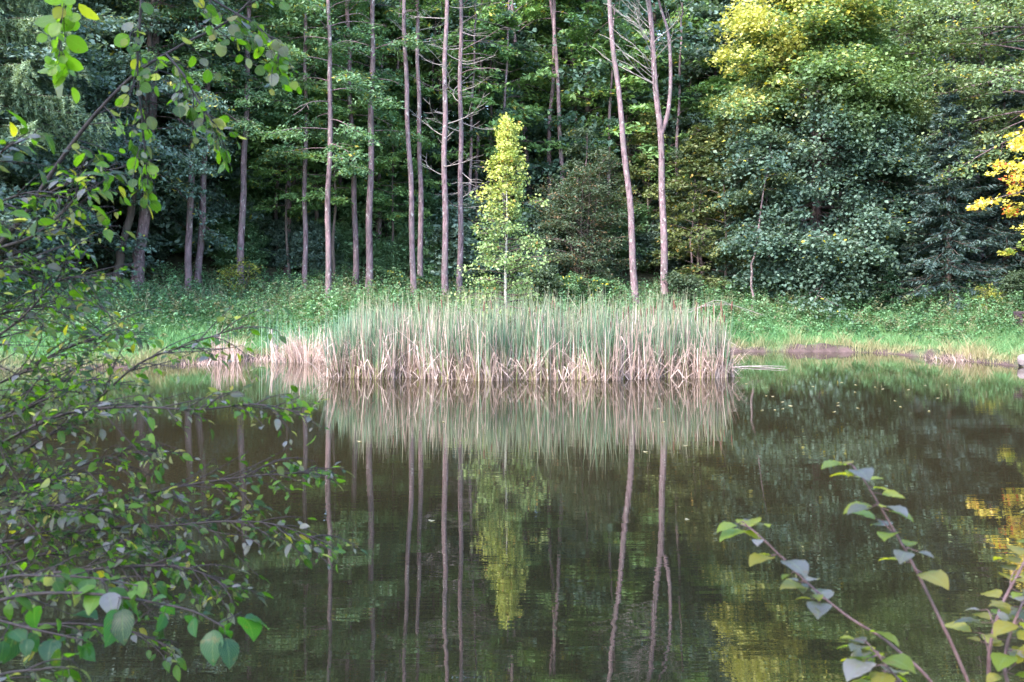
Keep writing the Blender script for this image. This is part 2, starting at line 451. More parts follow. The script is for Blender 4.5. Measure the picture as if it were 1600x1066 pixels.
# ------------------------------------------------------------------ tree builders
G_DARK = ((0.0374, 0.0796, 0.0585), (0.0702, 0.1287, 0.0936), (0.117, 0.193, 0.1346))
G_BLUE = ((0.0585, 0.1053, 0.0913), (0.1111, 0.1755, 0.1427), (0.1755, 0.2515, 0.2012))
G_MID = ((0.045, 0.100, 0.046), (0.080, 0.155, 0.072), (0.125, 0.210, 0.100))
G_LIGHT = ((0.055, 0.125, 0.035), (0.095, 0.190, 0.055), (0.160, 0.260, 0.075))
G_ASH = ((0.0819, 0.1696, 0.0585), (0.1462, 0.2574, 0.0936), (0.2398, 0.3627, 0.1346))
G_SPRAY = ((0.0679, 0.1462, 0.0725), (0.117, 0.2164, 0.1076), (0.1813, 0.2925, 0.1462))
G_YEL = ((0.100, 0.150, 0.030), (0.200, 0.230, 0.045), (0.330, 0.300, 0.055))
G_GREY = ((0.040, 0.070, 0.042), (0.070, 0.105, 0.062), (0.100, 0.135, 0.080))
G_OLIVE = ((0.055, 0.085, 0.034), (0.105, 0.140, 0.052), (0.180, 0.195, 0.075))


def shell(cb, n, z0, z1, rad_fn, rng, per, size, colfn=None, palette=None, clump=0.75):
    """Leaf sprays filling the outer part of a round crown."""
    h = rng.random(n); az = rng.random(n) * 6.283
    R = rad_fn(h) * (0.62 + 0.38 * rng.random(n))
    d = np.stack([np.cos(az), np.sin(az), -0.25 + 0 * az], 1)
    cen = np.stack([np.cos(az) * R, np.sin(az) * R, z0 + (z1 - z0) * h], 1)
    clumps_to_leaves(cb, cen, clump * (0.6 + 0.7 * rng.random(n)), d, per, size, palette, rng, colfn=colfn, flat=0.55, aspect=0.8, droop=0.5)


def wander(H, n, amp, rng, lean=(0, 0)):
    z = np.linspace(0, H, n)
    x = np.cumsum(rng.normal(size=n)) * amp; y = np.cumsum(rng.normal(size=n)) * amp
    return np.stack([x - x[0] + lean[0] * z, y - y[0] + lean[1] * z, z], 1)


def broadleaf(H, z0, R, rng, palette, nb=34, per=26, size=0.22, r0=0.2, clump=0.75, elev=(0, 55), twigs=4, spot=None, spotp=0.0, profile=None, colfn=None, sink=0.3, bark=None, flat=0.4, lean=(0, 0), aspect=0.62, droop=0.3, fill=None):
    """Trunk mesh and crown mesh of a leafy tree standing at the origin."""
    path = wander(H, 12, 0.06, rng, lean)
    ra = lambda z: r0 * (1 - 0.85 * z / H)
    tb = MB()
    tp = path.copy(); tp[0, 2] = -sink
    rr = np.array([ra(z) for z in path[:, 2]]); rr[0] *= 1.35
    tube(tb, tp, rr, 9, rough=0.05, rng=rng)
    prof = profile or (lambda t: 0.75 + 0.5 * math.sin(math.pi * min(1, t * 0.9 + 0.15)) - 0.75 * max(0, t - 0.55) / 0.45)
    cen, rad, dr = limbs(tb, path, ra, z0, H * 0.97, nb, R, elev[0], elev[1], rng, twigs=twigs, clump_r=clump, profile=prof)
    cb = MB()
    clumps_to_leaves(cb, cen, rad, dr, per, size, palette, rng, spot=spot, spotp=spotp, colfn=colfn, flat=flat, aspect=aspect, droop=droop)
    if fill:
        shell(cb, fill[0], fill[1], fill[2], lambda h: fill[3] * np.sin(np.pi * np.clip(h * 0.85 + 0.15, 0, 1)) ** 0.6, rng, per, size, colfn, palette)
    return tb.build_mesh('trunk', bark or M_TRUNK2, smooth=True), cb.build_mesh('crown', M_LEAF)


def tree(name, label, cat, meshes, x, y, rot=0.0, scale=1.0, group=None, sink=0.0):
    t = thing(name, label, cat, (x, y, gz(x, y) - sink), rot, group)
    t.scale = (scale,) * 3 if np.isscalar(scale) else scale
    link('trunk', meshes[0], t); link('crown', meshes[1], t)
    return t


def spruce(H, R, rng, cols, step=0.38, nper=7, droop=0.35, needle=0.22, per=46, r0=0.16, z0=0.25, gap=0.22):
    tb, cb = MB(), MB()
    path = wander(H, 10, 0.015, rng)
    tp = path.copy(); tp[0, 2] = -0.3
    tube(tb, tp, r0 * (1 - 0.93 * path[:, 2] / H), 8, rough=0.04, rng=rng)
    z = z0; CC, NN, AA, KK, LL = [], [], [], [], []
    while z < H - 0.15:
        t = z / H
        Ln = R * (1 - t) ** 0.8 * (0.85 + 0.3 * rng.random()) + 0.12
        for k in range(nper):
            if rng.random() < gap:
                continue
            az = rng.random() * 0.5 + k * 2 * np.pi / nper + z * 2.1
            ln = Ln * (0.7 + 0.45 * rng.random())
            s = np.linspace(0, 1, 7)
            el = 0.1 + 0.6 * t + rng.normal() * 0.35; dro = droop * (0.8 + 1.1 * rng.random()); zj = z + rng.normal() * step * 0.9
            d = np.array([math.cos(az), math.sin(az), 0])
            zz = el * s * ln * 0.5 - dro * ln * s ** 1.5 + 0.18 * ln * s ** 4
            pts = np.array([np.interp(zj, path[:, 2], path[:, 0]), np.interp(zj, path[:, 2], path[:, 1]), max(zj, 0.1)]) + d * (s * ln)[:, None] + np.array([0, 0, 1.0]) * zz[:, None]
            tube(tb, pts, np.linspace(0.03 * (1 - 0.7 * t), 0.005, 7), 3)
            m = int(per * (0.35 + ln / R))
            q = 0.12 + 0.88 * rng.random(m)
            b = np.stack([np.interp(q, s, pts[:, a]) for a in range(3)], 1)
            side = np.cross(d, [0, 0, 1.0]); sg = np.where(rng.random(m) < 0.5, -1, 1)
            a = d * 0.75 + side * (sg * (0.25 + 0.75 * rng.random(m)))[:, None] + np.array([0, 0, -1.0]) * (0.15 + 0.6 * rng.random(m))[:, None]
            off = side * (sg * rng.random(m) * 0.28 * ln * (1.1 - q))[:, None] - np.array([0, 0, 1.0]) * (rng.random(m) * 0.16)[:, None]
            CC.append(b + off); AA.append(a); NN.append(np.array([0, 0, 1.0]) + rng.normal(size=(m, 3)) * 0.5); KK.append(np.full(m, rng.random())); LL.append(needle * (0.6 + 0.9 * rng.random(m)))
        z += step * (0.8 + 0.4 * rng.random()) * (1 - 0.35 * t)
    CC, AA, NN, KK, LL = map(np.concatenate, (CC, AA, NN, KK, LL))
    col = pal(KK * 0.6 + rng.random(len(KK)) * 0.4, *cols)
    leaf_quads(cb, CC, NN, AA, LL, LL * 0.30, col)
    return tb.build_mesh('trunk', M_TRUNK2, smooth=True), cb.build_mesh('crown', M_NEEDLE)


def bush(H, R, rng, palette, n=16, per=24, size=0.16, clump=0.5, spot=None, spotp=0.0, bark=None, flat=0.5, aspect=0.55, stems=6):
    """Many-stemmed shrub at the origin."""
    tb, cb = MB(), MB()
    cen, rad, dr = [], [], []
    for i in range(stems):
        az = i * 2.4 + rng.random(); rr = R * (0.15 + 0.45 * rng.random()); h = H * (0.65 + 0.35 * rng.random())
        top = np.array([math.cos(az) * rr, math.sin(az) * rr, h])
        base = np.array([math.cos(az) * 0.12, math.sin(az) * 0.12, -0.2])
        p = spline([base, base * 0.5 + top * 0.45 + np.array([0, 0, 0.1 * h]) + rng.normal(size=3) * 0.08, top], 8)
        r0 = 0.012 * h + 0.008
        tube(tb, p, np.linspace(r0, 0.006, 8), 5)
        c_, r_, d_ = limbs(tb, p, lambda z: r0, 0.08 * h, h * 0.97, n, R * 0.75, 10, 55, rng, twigs=3, clump_r=clump, profile=lambda t: 0.45 + 0.75 * math.sin(math.pi * min(1, t * 0.8 + 0.15)), sides=3)
        cen.append(c_); rad.append(r_); dr.append(d_)
    clumps_to_leaves(cb, np.concatenate(cen), np.concatenate(rad), np.concatenate(dr), per, size, palette, rng, spot=spot, spotp=spotp, flat=flat, aspect=aspect)
    return tb.build_mesh('stems', bark or M_TRUNK2, smooth=True), cb.build_mesh('foliage', M_LEAF)


def place_bush(name, label, cat, meshes, x, y, rot=0.0, scale=1.0, group=None):
    t = thing(name, label, cat, (x, y, gz(x, y)), rot, group)
    t.scale = (scale,) * 3 if np.isscalar(scale) else scale
    link('stem', meshes[0], t); link('foliage', meshes[1], t)
    return t


def px2x(px, d):
    return (px - CX) / F * d


R_ = np.random.default_rng(5)
# ---- the wood on the rising slope
V_DARK = [broadleaf(16 + i * 1.2, 2.2 + 0.5 * i, 3.6 + 0.25 * i, np.random.default_rng(20 + i), G_DARK if i % 2 else G_BLUE, nb=56, per=42, size=0.26, r0=0.2, clump=1.05, elev=(-12, 55)) for i in range(4)]
V_LITE = [broadleaf(15 + i, 4 + i, 3.2, np.random.default_rng(30 + i), G_MID, nb=42, per=30, size=0.30, r0=0.17, clump=0.95, elev=(-5, 55)) for i in range(2)]
L_DARK = 'dark leafy tree deep in the wood on the shaded slope behind the bare trunks'
L_LITE = 'fresher green leafy tree among the dark ones high on the wooded slope'
for row, (d, n) in enumerate(((54, 15), (60, 16), (67, 17), (75, 18), (84, 17), (94, 18), (106, 18))):
    for k in range(n):
        x = (k + 0.5 - n / 2) / n * d * 1.5 + R_.normal() * 0.9; y = d + R_.normal() * 1.4
        lite = R_.random() < (0.22 if row else 0.12)
        ms = V_LITE[R_.integers(2)] if lite else V_DARK[R_.integers(4)]
        tree('broadleaf_tree', L_LITE if lite else L_DARK, 'tree', ms, x, y, R_.random() * 6.28, 0.85 + 0.35 * R_.random(), 'fresh green trees of the wooded slope' if lite else 'dark trees of the wooded slope')
# ---- the wood beside the pond, partly outside the picture; unseen trees behind the camera added to shade the near shrubs
for k, (x, y) in enumerate(((-36, 22), (-37, 31), (-33, 39), (-34, 46), (27, 24), (28, 33), (30, 42), (-34, 12), (26, 13), (33, 50), (-37, 53), (-9.5, -4), (9.5, -5), (-1.5, -12))):
    tree('broadleaf_tree', 'leafy tree out of the picture, on the shore beside the viewer or added behind for shade', 'tree', V_DARK[k % 4], x, y, k * 1.3, 1.0, 'trees around the pond out of the picture')
# ---- undergrowth bushes under the trunks
V_BUSH = [bush(3.2 + 0.5 * i, 1.9, np.random.default_rng(40 + i), (G_BLUE, G_SPRAY, G_MID)[i], n=12, per=28, size=0.18, clump=0.55) for i in range(3)]
L_BUSH = 'dark understorey bush filling the shade between the bare trunks'
for k in range(38):
    d = 46.5 + R_.random() * 7; x = (k + R_.random()) / 38 * 48 - 25
    place_bush('understorey_bush', L_BUSH, 'bush', V_BUSH[R_.integers(3) if R_.random() < 0.35 else R_.integers(2)], x, d, R_.random() * 6, 0.75 + 0.6 * R_.random(), 'understorey bushes under the trunks')
for k in range(20):
    d = 45.0 + R_.random() * 2.5; x = (k + R_.random()) / 20 * 24 - 19
    place_bush('understorey_bush', L_BUSH, 'bush', V_BUSH[R_.integers(2)], x, d, R_.random() * 6, 0.4 + 0.35 * R_.random(), 'understorey bushes under the trunks')

# ---- bare-trunked trees along the edge of the wood


def pole_tree(name, label, d, wpts, width, H=20, crown=None, dead=None, seed=0, bark=M_TRUNK, extra=None, group='slim trunks at the edge of the wood'):
    """wpts: picture way-points of the stem from its foot up, read at distance d and turned into a real stem."""
    rng = np.random.default_rng(seed)
    pts = [P(px, py, d) for px, py in wpts]
    x0 = pts[0][0]; z0 = gz(x0, d)
    pts = [np.array([p[0], d, p[2]]) for p in pts if p[2] > z0 + 0.6]
    foot = np.array([x0, d, z0 - 0.3])
    up = unit(pts[-1] - (pts[-2] if len(pts) > 1 else foot))
    while pts[-1][2] < z0 + H - 0.5:
        up = unit(up * 0.8 + np.array([0, 0, 0.25])); pts.append(pts[-1] + up * min(4.0, max(0.6, z0 + H - pts[-1][2])))
    path = spline([foot] + pts, 34)
    path[2:, 1] += np.cumsum(rng.normal(size=32)) * 0.03; path[2:, 0] += 0.03 * np.sin(np.arange(32) * 0.9 + seed) 
    path -= np.array([x0, d, z0])
    r0 = width / F * d / 2
    ra = lambda z: r0 * (1.02 - 0.62 * max(z, 0) / H) * (1 + 0.5 * math.exp(-max(z, 0) / 0.35))
    tb, cb = MB(), MB()
    tube(tb, path, [ra(z) for z in path[:, 2]], 10, rough=0.035, rng=rng)
    for c in crown or ():
        cen, rad, dr = limbs(tb, path, ra, c.get('z0', 9), min(c.get('z1', H), H * 0.98), c.get('n', 14), c.get('len', 2.2), *c.get('elev', (5, 45)), rng, twigs=c.get('twigs', 4), clump_r=c.get('clump', 0.66), bare=c.get('bare', 0.15), az0=c.get('az0', 0), az_span=c.get('span', 2 * np.pi), sag=0.3, r_scale=0.26, wob=0.25)
        clumps_to_leaves(cb, cen, rad, dr, c.get('per', 52), c.get('size', 0.165), c.get('pal', G_SPRAY), rng, flat=0.35, aspect=0.42, spot=(0.32, 0.28, 0.05), spotp=c.get('spotp', 0.03), droop=0.45)
    t = thing(name, label, 'tree', (x0, d, z0), 0, group)
    if dead:
        for k in range(dead[2]):
            db = MB(); zk = dead[0] + (dead[1] - dead[0]) * (k + rng.random()) / dead[2]
            limbs(db, path, ra, zk, zk + 0.05, 1, dead[3], *(dead[4] if len(dead) > 4 else (-30, 25)), rng, twigs=8, bare=1.0, sag=-0.35, sides=4, r_scale=0.33, wob=0.4, az0=(k * 2.4 if len(dead) == 4 else 2.2 + 1.6 * rng.random()) + rng.random())
            db.build('dead_branch', M_DEAD, t, smooth=True)
    if extra:
        extra(tb, path, ra, rng)
    tb.build('trunk', bark, t, smooth=True)
    if cb.n:
        cb.build('crown', M_LEAF, t)
    return t


LOW = dict(z0=6.5, z1=13, n=12, len=2.4, pal=G_SPRAY)
POLES = [
    ('thin leaning trunk standing beside the thicker one under the dark leafy trees', 40, ((178, 465), (186, 410), (195, 365), (206, 300)), 13, [dict(z0=5.2, z1=17, n=60, len=3.0, pal=G_BLUE, clump=0.85, per=60, size=0.18, elev=(-10, 45))], None, M_TRUNK2),
    ('thickest tapering trunk at the grassy edge, next to a thin leaning one', 40.5, ((212, 462), (217, 410), (222, 360), (232, 240)), 19, [dict(z0=5.4, z1=18, n=66, len=3.2, pal=G_BLUE, clump=0.85, per=60, size=0.18, elev=(-10, 45))], None, M_TRUNK),
    ('straighter trunk of a close pair rising from the meadow grass', 41, ((291, 474), (294, 400), (298, 225), (304, 60)), 11, [dict(z0=7.8, z1=19, n=46, len=2.8, pal=G_SPRAY, clump=0.75)], None, M_TRUNK),
    ('more slanted trunk of a close pair rising from the meadow grass', 42, ((306, 470), (314, 380), (323, 218), (330, 40)), 11, [dict(z0=7.8, z1=19, n=46, len=2.8, pal=G_SPRAY, clump=0.75)], None, M_TRUNK),
    ('reddish trunk standing behind a small yellow-leaved bush', 42, ((375, 458), (378, 330), (384, 180), (388, 0)), 11, [dict(z0=8.2, z1=19, n=44, len=2.4, pal=G_SPRAY)], (9, 13, 5, 1.5), M_TRUNK),
    ('brown trunk whose foot is hidden by dark bushes, with bare twigs up high', 46, ((449, 440), (450, 300), (447, 150), (452, 0)), 9, [dict(z0=13, z1=20, n=14, len=2.2, pal=G_SPRAY)], (9, 17, 9, 2.0), M_TRUNK),
    ('very thin trunk with green sprays hanging halfway up', 43, ((477, 470), (476, 330), (478, 150), (476, 0)), 8, [dict(z0=5, z1=12, n=12, len=1.7, pal=G_SPRAY), dict(z0=12, z1=19, n=16, len=2.4, pal=G_SPRAY)], None, M_TRUNK),
    ('slim trunk wrapped by leafy sprays from mid-height, at the end of the reeds', 41, ((513, 474), (513, 330), (516, 160), (514, 20)), 9.5, [dict(z0=6.0, z1=18, n=34, len=2.6, pal=G_SPRAY)], None, M_TRUNK),
    ('gently bowed slim trunk just beside the taller mottled trunk', 44, ((556, 458), (553, 300), (546, 150), (541, 0)), 9.5, [dict(z0=7.0, z1=18, n=26, len=2.2, pal=G_SPRAY)], None, M_TRUNK),
    ('tall grey mottled trunk with leafy sprays, broadest behind the reeds', 43, ((576, 460), (578, 300), (581, 130), (583, 0)), 11.5, [dict(z0=7.5, z1=19, n=24, len=2.4, pal=G_SPRAY)], None, M_TRUNK),
    ('bowed trunk of the pair behind the reeds, curving over its neighbour', 42.5, ((647, 464), (642, 300), (635, 150), (631, 0)), 9.5, [dict(z0=10.2, z1=20, n=10, len=1.8, pal=G_SPRAY, bare=0.4)], None, M_TRUNK),
    ('upright trunk of the pair behind the reeds, dead twigs at its top', 44, ((658, 464), (657, 300), (654, 150), (652, 30)), 9, [dict(z0=15.5, z1=20, n=10, len=1.8, pal=G_SPRAY)], (11.5, 14.5, 7, 1.4), M_TRUNK),
    ('straight mauve trunk with curling dead side branches, farther from the birch', 42.5, ((696, 462), (695, 300), (695, 150), (698, 0)), 10.5, [dict(z0=13.5, z1=20, n=12, len=2.0, pal=G_LIGHT, bare=0.3)], (4.5, 13.5, 14, 1.9), M_TRUNK),
    ('straight mauve trunk with curling dead side branches, directly beside the birch', 43.5, ((717, 458), (720, 300), (719, 150), (720, 0)), 9.5, [dict(z0=9.5, z1=16.0, n=14, len=3.0, pal=G_LIGHT, bare=0.35, spotp=0.1, per=14, az0=-1.2, span=2.4)], (4.5, 13, 12, 2.2), M_TRUNK),
    ('thin reddish stem rising behind the grey bush, the straighter of two', 51, ((857, 400), (859, 200), (866, 90), (861, 0)), 8, [dict(z0=12, z1=19, n=10, len=1.7, pal=G_LIGHT)], None, M_TRUNK),
    ('thin slanting stem rising behind the grey bush, crossing its neighbour up high', 50, ((884, 400), (878, 260), (869, 100), (865, 0)), 8.5, [dict(z0=13, z1=19, n=10, len=1.7, pal=G_LIGHT)], None, M_TRUNK),
    ('short visible stem behind the birch top, half hidden by green leaves', 52, ((836, 400), (820, 210), (808, 110), (800, 0)), 9, [dict(z0=9.0, z1=18, n=24, len=2.4, pal=G_LIGHT)], None, M_TRUNK),
    ('tall bare trunk leaning clearly to one side, standing alone', 43, ((994, 462), (984, 320), (968, 160), (951, 0)), 11, [dict(z0=14.8, z1=20, n=12, len=1.9, pal=G_LIGHT)], None, M_TRUNK),
    ('thin pale stem of the close pair high beside the yellow maple', 56, ((1128, 380), (1122, 220), (1117, 120), (1109, 0)), 6.5, [dict(z0=13.5, z1=20, n=10, len=1.5, pal=G_LIGHT)], None, M_TRUNK),
    ('thicker stem of the close pair high beside the yellow maple', 55, ((1140, 380), (1136, 220), (1130, 120), (1123, 0)), 8, [dict(z0=13.5, z1=20, n=10, len=1.5, pal=G_LIGHT)], None, M_TRUNK),
]
for i, (lab, d, w, wd, cr, dead, bark) in enumerate(POLES):
    pole_tree('slim_tree', lab, d, w, wd, crown=cr, dead=dead, seed=100 + i, bark=bark)


def fork(tb, path, ra, rng):
    z = 8.3 - 0.6
    b = np.array([np.interp(z, path[:, 2], path[:, 0]), np.interp(z, path[:, 2], path[:, 1]), z])
    p = spline([b, b + (0.32, 0, 1.0), b + (0.45, 0, 2.6), b + (0.35, 0.05, 4.6), b + (-0.1, 0.1, 6.2), b + (-0.5, 0.2, 9)], 18)
    tube(tb, p, np.linspace(0.11, 0.04, 18), 8, rough=0.03, rng=rng)


ft = pole_tree('forked_tree', 'forked mauve trunk with bare fan of twigs, splitting in two above head height', 43, ((1041, 465), (1037, 380), (1034, 250), (1024, 130), (1013, 0)), 12, crown=[dict(z0=14.5, z1=20, n=12, len=1.8, pal=G_LIGHT)], dead=(9.5, 15.5, 26, 2.1, (15, 60)), seed=130, extra=fork, group=None)

# ---- thin dark saplings standing in the shade of the wood
for i, (px, d, top, lab) in enumerate(((340, 49, 120, None), (352, 50, 110, None), (408, 48, 90, None), (430, 50, 130, None), (620, 49, 60, None), (748, 50, 70, None), (790, 49, 40, None), (268, 50, 120, None), (462, 49, 60, None), (535, 50, 90, None), (596, 48, 30, None), (676, 51, 20, None), (738, 48, 60, None), (955, 50, 40, None), (1060, 50, 80, None), (905, 46, 330, 'thin pale sapling stem standing in the grey bush'), (1083, 46, 300, 'thin pale sapling stem standing among olive leaves'), (1100, 47, 340, None), (1176, 42, 385, 'thin white sapling stem at the foot of the great maple'), (1203, 44, 60, 'thin grey stem reaching up through the yellow maple leaves'))):
    pole_tree('sapling', lab or 'thin dark stem standing back in the deep shade between the trunks', d, ((px, 460), (px - 3, (460 + top) / 2), (px + 4, top)), 3.6 if lab else 6.5, H=8 if top > 250 else 14, crown=[dict(z0=5, z1=8 if top > 250 else 14, n=8, len=1.0, pal=G_DARK if not lab else G_GREY)], seed=150 + i, bark=M_TRUNK, group=None if lab else 'dark stems in the shade')

# ---- lighter green young trees between the trunks
V_ASH = [broadleaf(11 + i, 4.5, 2.2, np.random.default_rng(60 + i), G_ASH, nb=38, per=28, size=0.24, r0=0.1, clump=0.6, elev=(0, 50), flat=0.3, aspect=0.42, droop=0.4, spot=(0.3, 0.27, 0.05), spotp=0.03) for i in range(3)]
for i, (px, d, s, v, lab) in enumerate((
        (590, 48, 1.15, 1, 'green young ash with layered sprays behind the two bowed trunks'), (500, 47, 1.2, 1, 'green young ash with layered sprays behind the very thin trunk'),
        (430, 47, 1.1, 1, 'green young ash spreading behind the reddish trunk'), (760, 50, 1.25, 0, 'pale yellowish green young ash right behind the birch'),
        (905, 53, 1.25, 2, 'bright green young ash above the grey bush'), (985, 52, 1.2, 0, 'bright green young ash behind the leaning bare trunk'),
        (1075, 53, 1.25, 2, 'bright green young ash between the forked trunk and the close pair of stems'), (1140, 50, 1.0, 0, 'bright green young ash at the edge of the yellow maple'), (695, 51, 1.3, 1, 'green young ash filling the gap between the two straight mauve trunks'), (860, 58, 1.5, 2, 'tall bright green ash high above the grey bush'), (640, 56, 1.4, 0, 'tall green ash rising behind the two bowed trunks'), (380, 52, 1.35, 2, 'tall green ash behind the reddish trunk and the yellow bush'), (452, 44.8, 0.72, 1, 'low green young ash hiding the foot of the brown trunk'), (520, 44.5, 0.85, 1, 'green young ash crowding the slim trunk at the end of the reeds'), (610, 46.5, 0.7, 1, 'low green young ash in the gap beside the two bowed trunks'), (1180, 48, 0.8, 0, 'green young ash squeezed between the olive trees and the great maple'))):
    tree('young_ash', lab, 'tree', V_ASH[v], px2x(px, d), d, i * 1.7, s)

# ---- dense leafy trees over the near end of the meadow
V_LEFT = [broadleaf(15, 2.2, 4.0, np.random.default_rng(70 + i), ((0.055, 0.095, 0.080), (0.105, 0.165, 0.130), (0.165, 0.235, 0.180)) if i == 0 else G_BLUE, nb=90, fill=(230, 2.6, 14, 4.0), per=60, size=0.18, r0=0.22, clump=0.85, elev=(-18, 55), spot=(0.25, 0.25, 0.04), spotp=0.006) for i in range(2)]
for i, (px, d, s, v, lab) in enumerate(((35, 40, 1.05, 0, 'dense blue-green tree under the drooping larch'), (120, 43, 1.1, 1, 'dense dark tree with low boughs above the shaded meadow edge'), (235, 46, 1.05, 0, 'dense blue-green tree behind the thickest trunk'), (-60, 35, 1.0, 1, 'dense dark tree at the corner of the pond, mostly out of the picture'), (330, 49, 1.0, 1, 'dense dark tree behind the close pair of trunks'))):
    tree('leafy_tree', lab, 'tree', V_LEFT[v], px2x(px, d), d, i * 1.1 + 0.4, s)

# ---- larch with hanging sprays
def larch():
    rng = np.random.default_rng(81)
    tb, cb = MB(), MB(); H = 16
    path = wander(H, 10, 0.03, rng); tp = path.copy(); tp[0, 2] = -0.3
    tube(tb, tp, 0.2 * (1 - 0.9 * path[:, 2] / H), 8, rough=0.04)
    CC, AA, NN, LL, KK = [], [], [], [], []
    z = 6.6
    while z < H - 0.3:
        for k in range(5):
            az = k * 1.256 + z * 2.3 + rng.random() * 0.6; ln = 3.6 * (1 - (z - 5) / (H - 3)) ** 0.8 * (0.75 + 0.4 * rng.random()) + 0.3
            s = np.linspace(0, 1, 8); d = np.array([math.cos(az), math.sin(az), 0])
            pts = np.array([0, 0, z]) + d * (s * ln)[:, None] + np.array([0, 0, 1.0]) * (0.18 * ln * s - 0.42 * ln * s ** 2 + 0.22 * ln * s ** 4)[:, None]
            tube(tb, pts, np.linspace(0.035, 0.006, 8), 3)
            for q in np.linspace(0.15, 1, int(8 + 9 * ln)):
                b = np.array([np.interp(q, s, pts[:, a]) for a in range(3)])
                side = np.cross(d, [0, 0, 1.0]) * rng.choice([-1, 1])
                hl = 0.35 + 0.55 * rng.random(); hd = unit(d * 0.35 + side * 0.45 * rng.random() + np.array([0, 0, -1.0]) * (0.5 + 0.5 * rng.random()))
                m = int(26 * hl / 0.6); u = rng.random(m)
                CC.append(b + hd * (u * hl)[:, None] + rng.normal(size=(m, 3)) * 0.02 + side * (0.12 * u ** 2)[:, None]); AA.append(hd * 0.9 + rng.normal(size=(m, 3)) * 0.6)
                NN.append(rng.normal(size=(m, 3)) * 0.6 + np.array([0, -0.2, 0.8])); LL.append(0.12 + 0.12 * rng.random(m)); KK.append(np.full(m, rng.random()))
        z += 0.42
    CC, AA, NN, LL, KK = map(np.concatenate, (CC, AA, NN, LL, KK))
    leaf_quads(cb, CC, NN, AA, LL, LL * 0.26, pal(KK * 0.5 + rng.random(len(KK)) * 0.5, (0.15, 0.23, 0.13), (0.23, 0.31, 0.19), (0.32, 0.39, 0.26)))
    return tb.build_mesh('trunk', M_TRUNK2, smooth=True), cb.build_mesh('crown', M_NEEDLE)


LARCH = larch()
tree('larch', 'pale green larch with drooping feathery sprays', 'tree', LARCH, px2x(-20, 33), 33, 0.3, 1.0)
tree('larch', 'second paler larch set back behind the drooping one, seen through the alder twigs', 'tree', LARCH, px2x(150, 45), 45, 2.3, 1.05)

# ---- birch behind the reeds
def birch():
    rng = np.random.default_rng(90); H = 7.3
    tb, cb = MB(), MB()
    path = wander(H, 14, 0.012, rng); path[0, 2] = -0.5
    ra = lambda z: 0.060 * (1 - 0.9 * z / H)
    tube(tb, path, [ra(max(z, 0)) for z in path[:, 2]], 8, rough=0.03)
    tw = MB()
    cen, rad, dr = limbs(tw, path, ra, 1.1, H * 0.975, 130, 1.05, 8, 44, rng, twigs=5, clump_r=0.22, profile=lambda t: (0.50 + 0.75 * rng.random()) * (1.18 - 0.98 * (max(0, t - 0.30) / 0.70) ** 0.95), sag=0.2, r_scale=0.35)

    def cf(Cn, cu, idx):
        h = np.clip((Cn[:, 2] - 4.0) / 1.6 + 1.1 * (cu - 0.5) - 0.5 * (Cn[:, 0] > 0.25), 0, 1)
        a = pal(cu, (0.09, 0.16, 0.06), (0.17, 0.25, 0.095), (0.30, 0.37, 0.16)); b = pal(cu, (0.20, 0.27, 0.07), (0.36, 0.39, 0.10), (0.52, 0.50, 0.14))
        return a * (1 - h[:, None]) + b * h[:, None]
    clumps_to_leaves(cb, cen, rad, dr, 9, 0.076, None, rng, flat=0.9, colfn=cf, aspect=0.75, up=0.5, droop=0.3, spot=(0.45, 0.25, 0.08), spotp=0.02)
    t = thing('birch', 'small yellow-green birch with a thin white trunk behind the reeds', 'tree', (px2x(790, 28.0), 28.0, 0.12))
    tb.build('trunk', M_BIRCH, t, smooth=True); tw.build('branches', M_TRUNK2, t, smooth=True); cb.build('crown', M_LEAF, t)


birch()

# ---- grey bush, olive trees, low leafy plants
wil = bush(6.9, 2.5, np.random.default_rng(91), G_GREY, n=22, per=26, size=0.13, clump=0.5, aspect=0.4, spot=(0.16, 0.10, 0.05), spotp=0.10, stems=8)
place_bush('willow_bush', 'big grey-green bush with brownish lower leaves behind the reeds', 'bush', wil, px2x(912, 45.5), 45.5, 0.4)
V_OL = [broadleaf(8.5 + i, 0.8, 1.7, np.random.default_rng(95 + i), G_OLIVE, nb=46, per=20, size=0.17, r0=0.08, clump=0.5, elev=(5, 55), spot=(0.36, 0.25, 0.07), spotp=0.03) for i in range(2)]
for i, (px, d, s, v, lab) in enumerate(((1088, 46, 1.0, 0, 'olive and yellow leaved slender tree next to the forked trunk'), (1135, 45, 0.95, 1, 'olive slender tree touching the crown of the great maple'), (1010, 50, 0.9, 1, 'olive slender tree between the leaning trunk and the forked one'))):
    tree('olive_tree', lab, 'tree', V_OL[v], px2x(px, d), d, i * 2.0, s)
V_LOW = [bush(1.7, 0.9, np.random.default_rng(97), G_MID, n=7, per=12, size=0.13, clump=0.35, stems=5, spot=(0.5, 0.42, 0.04), spotp=0.03),
         bush(1.7, 0.9, np.random.default_rng(98), G_YEL, n=6, per=8, size=0.10, clump=0.3, stems=5),
         bush(1.6, 0.9, np.random.default_rng(99), G_GREY, n=7, per=18, size=0.13, clump=0.35, stems=6)]
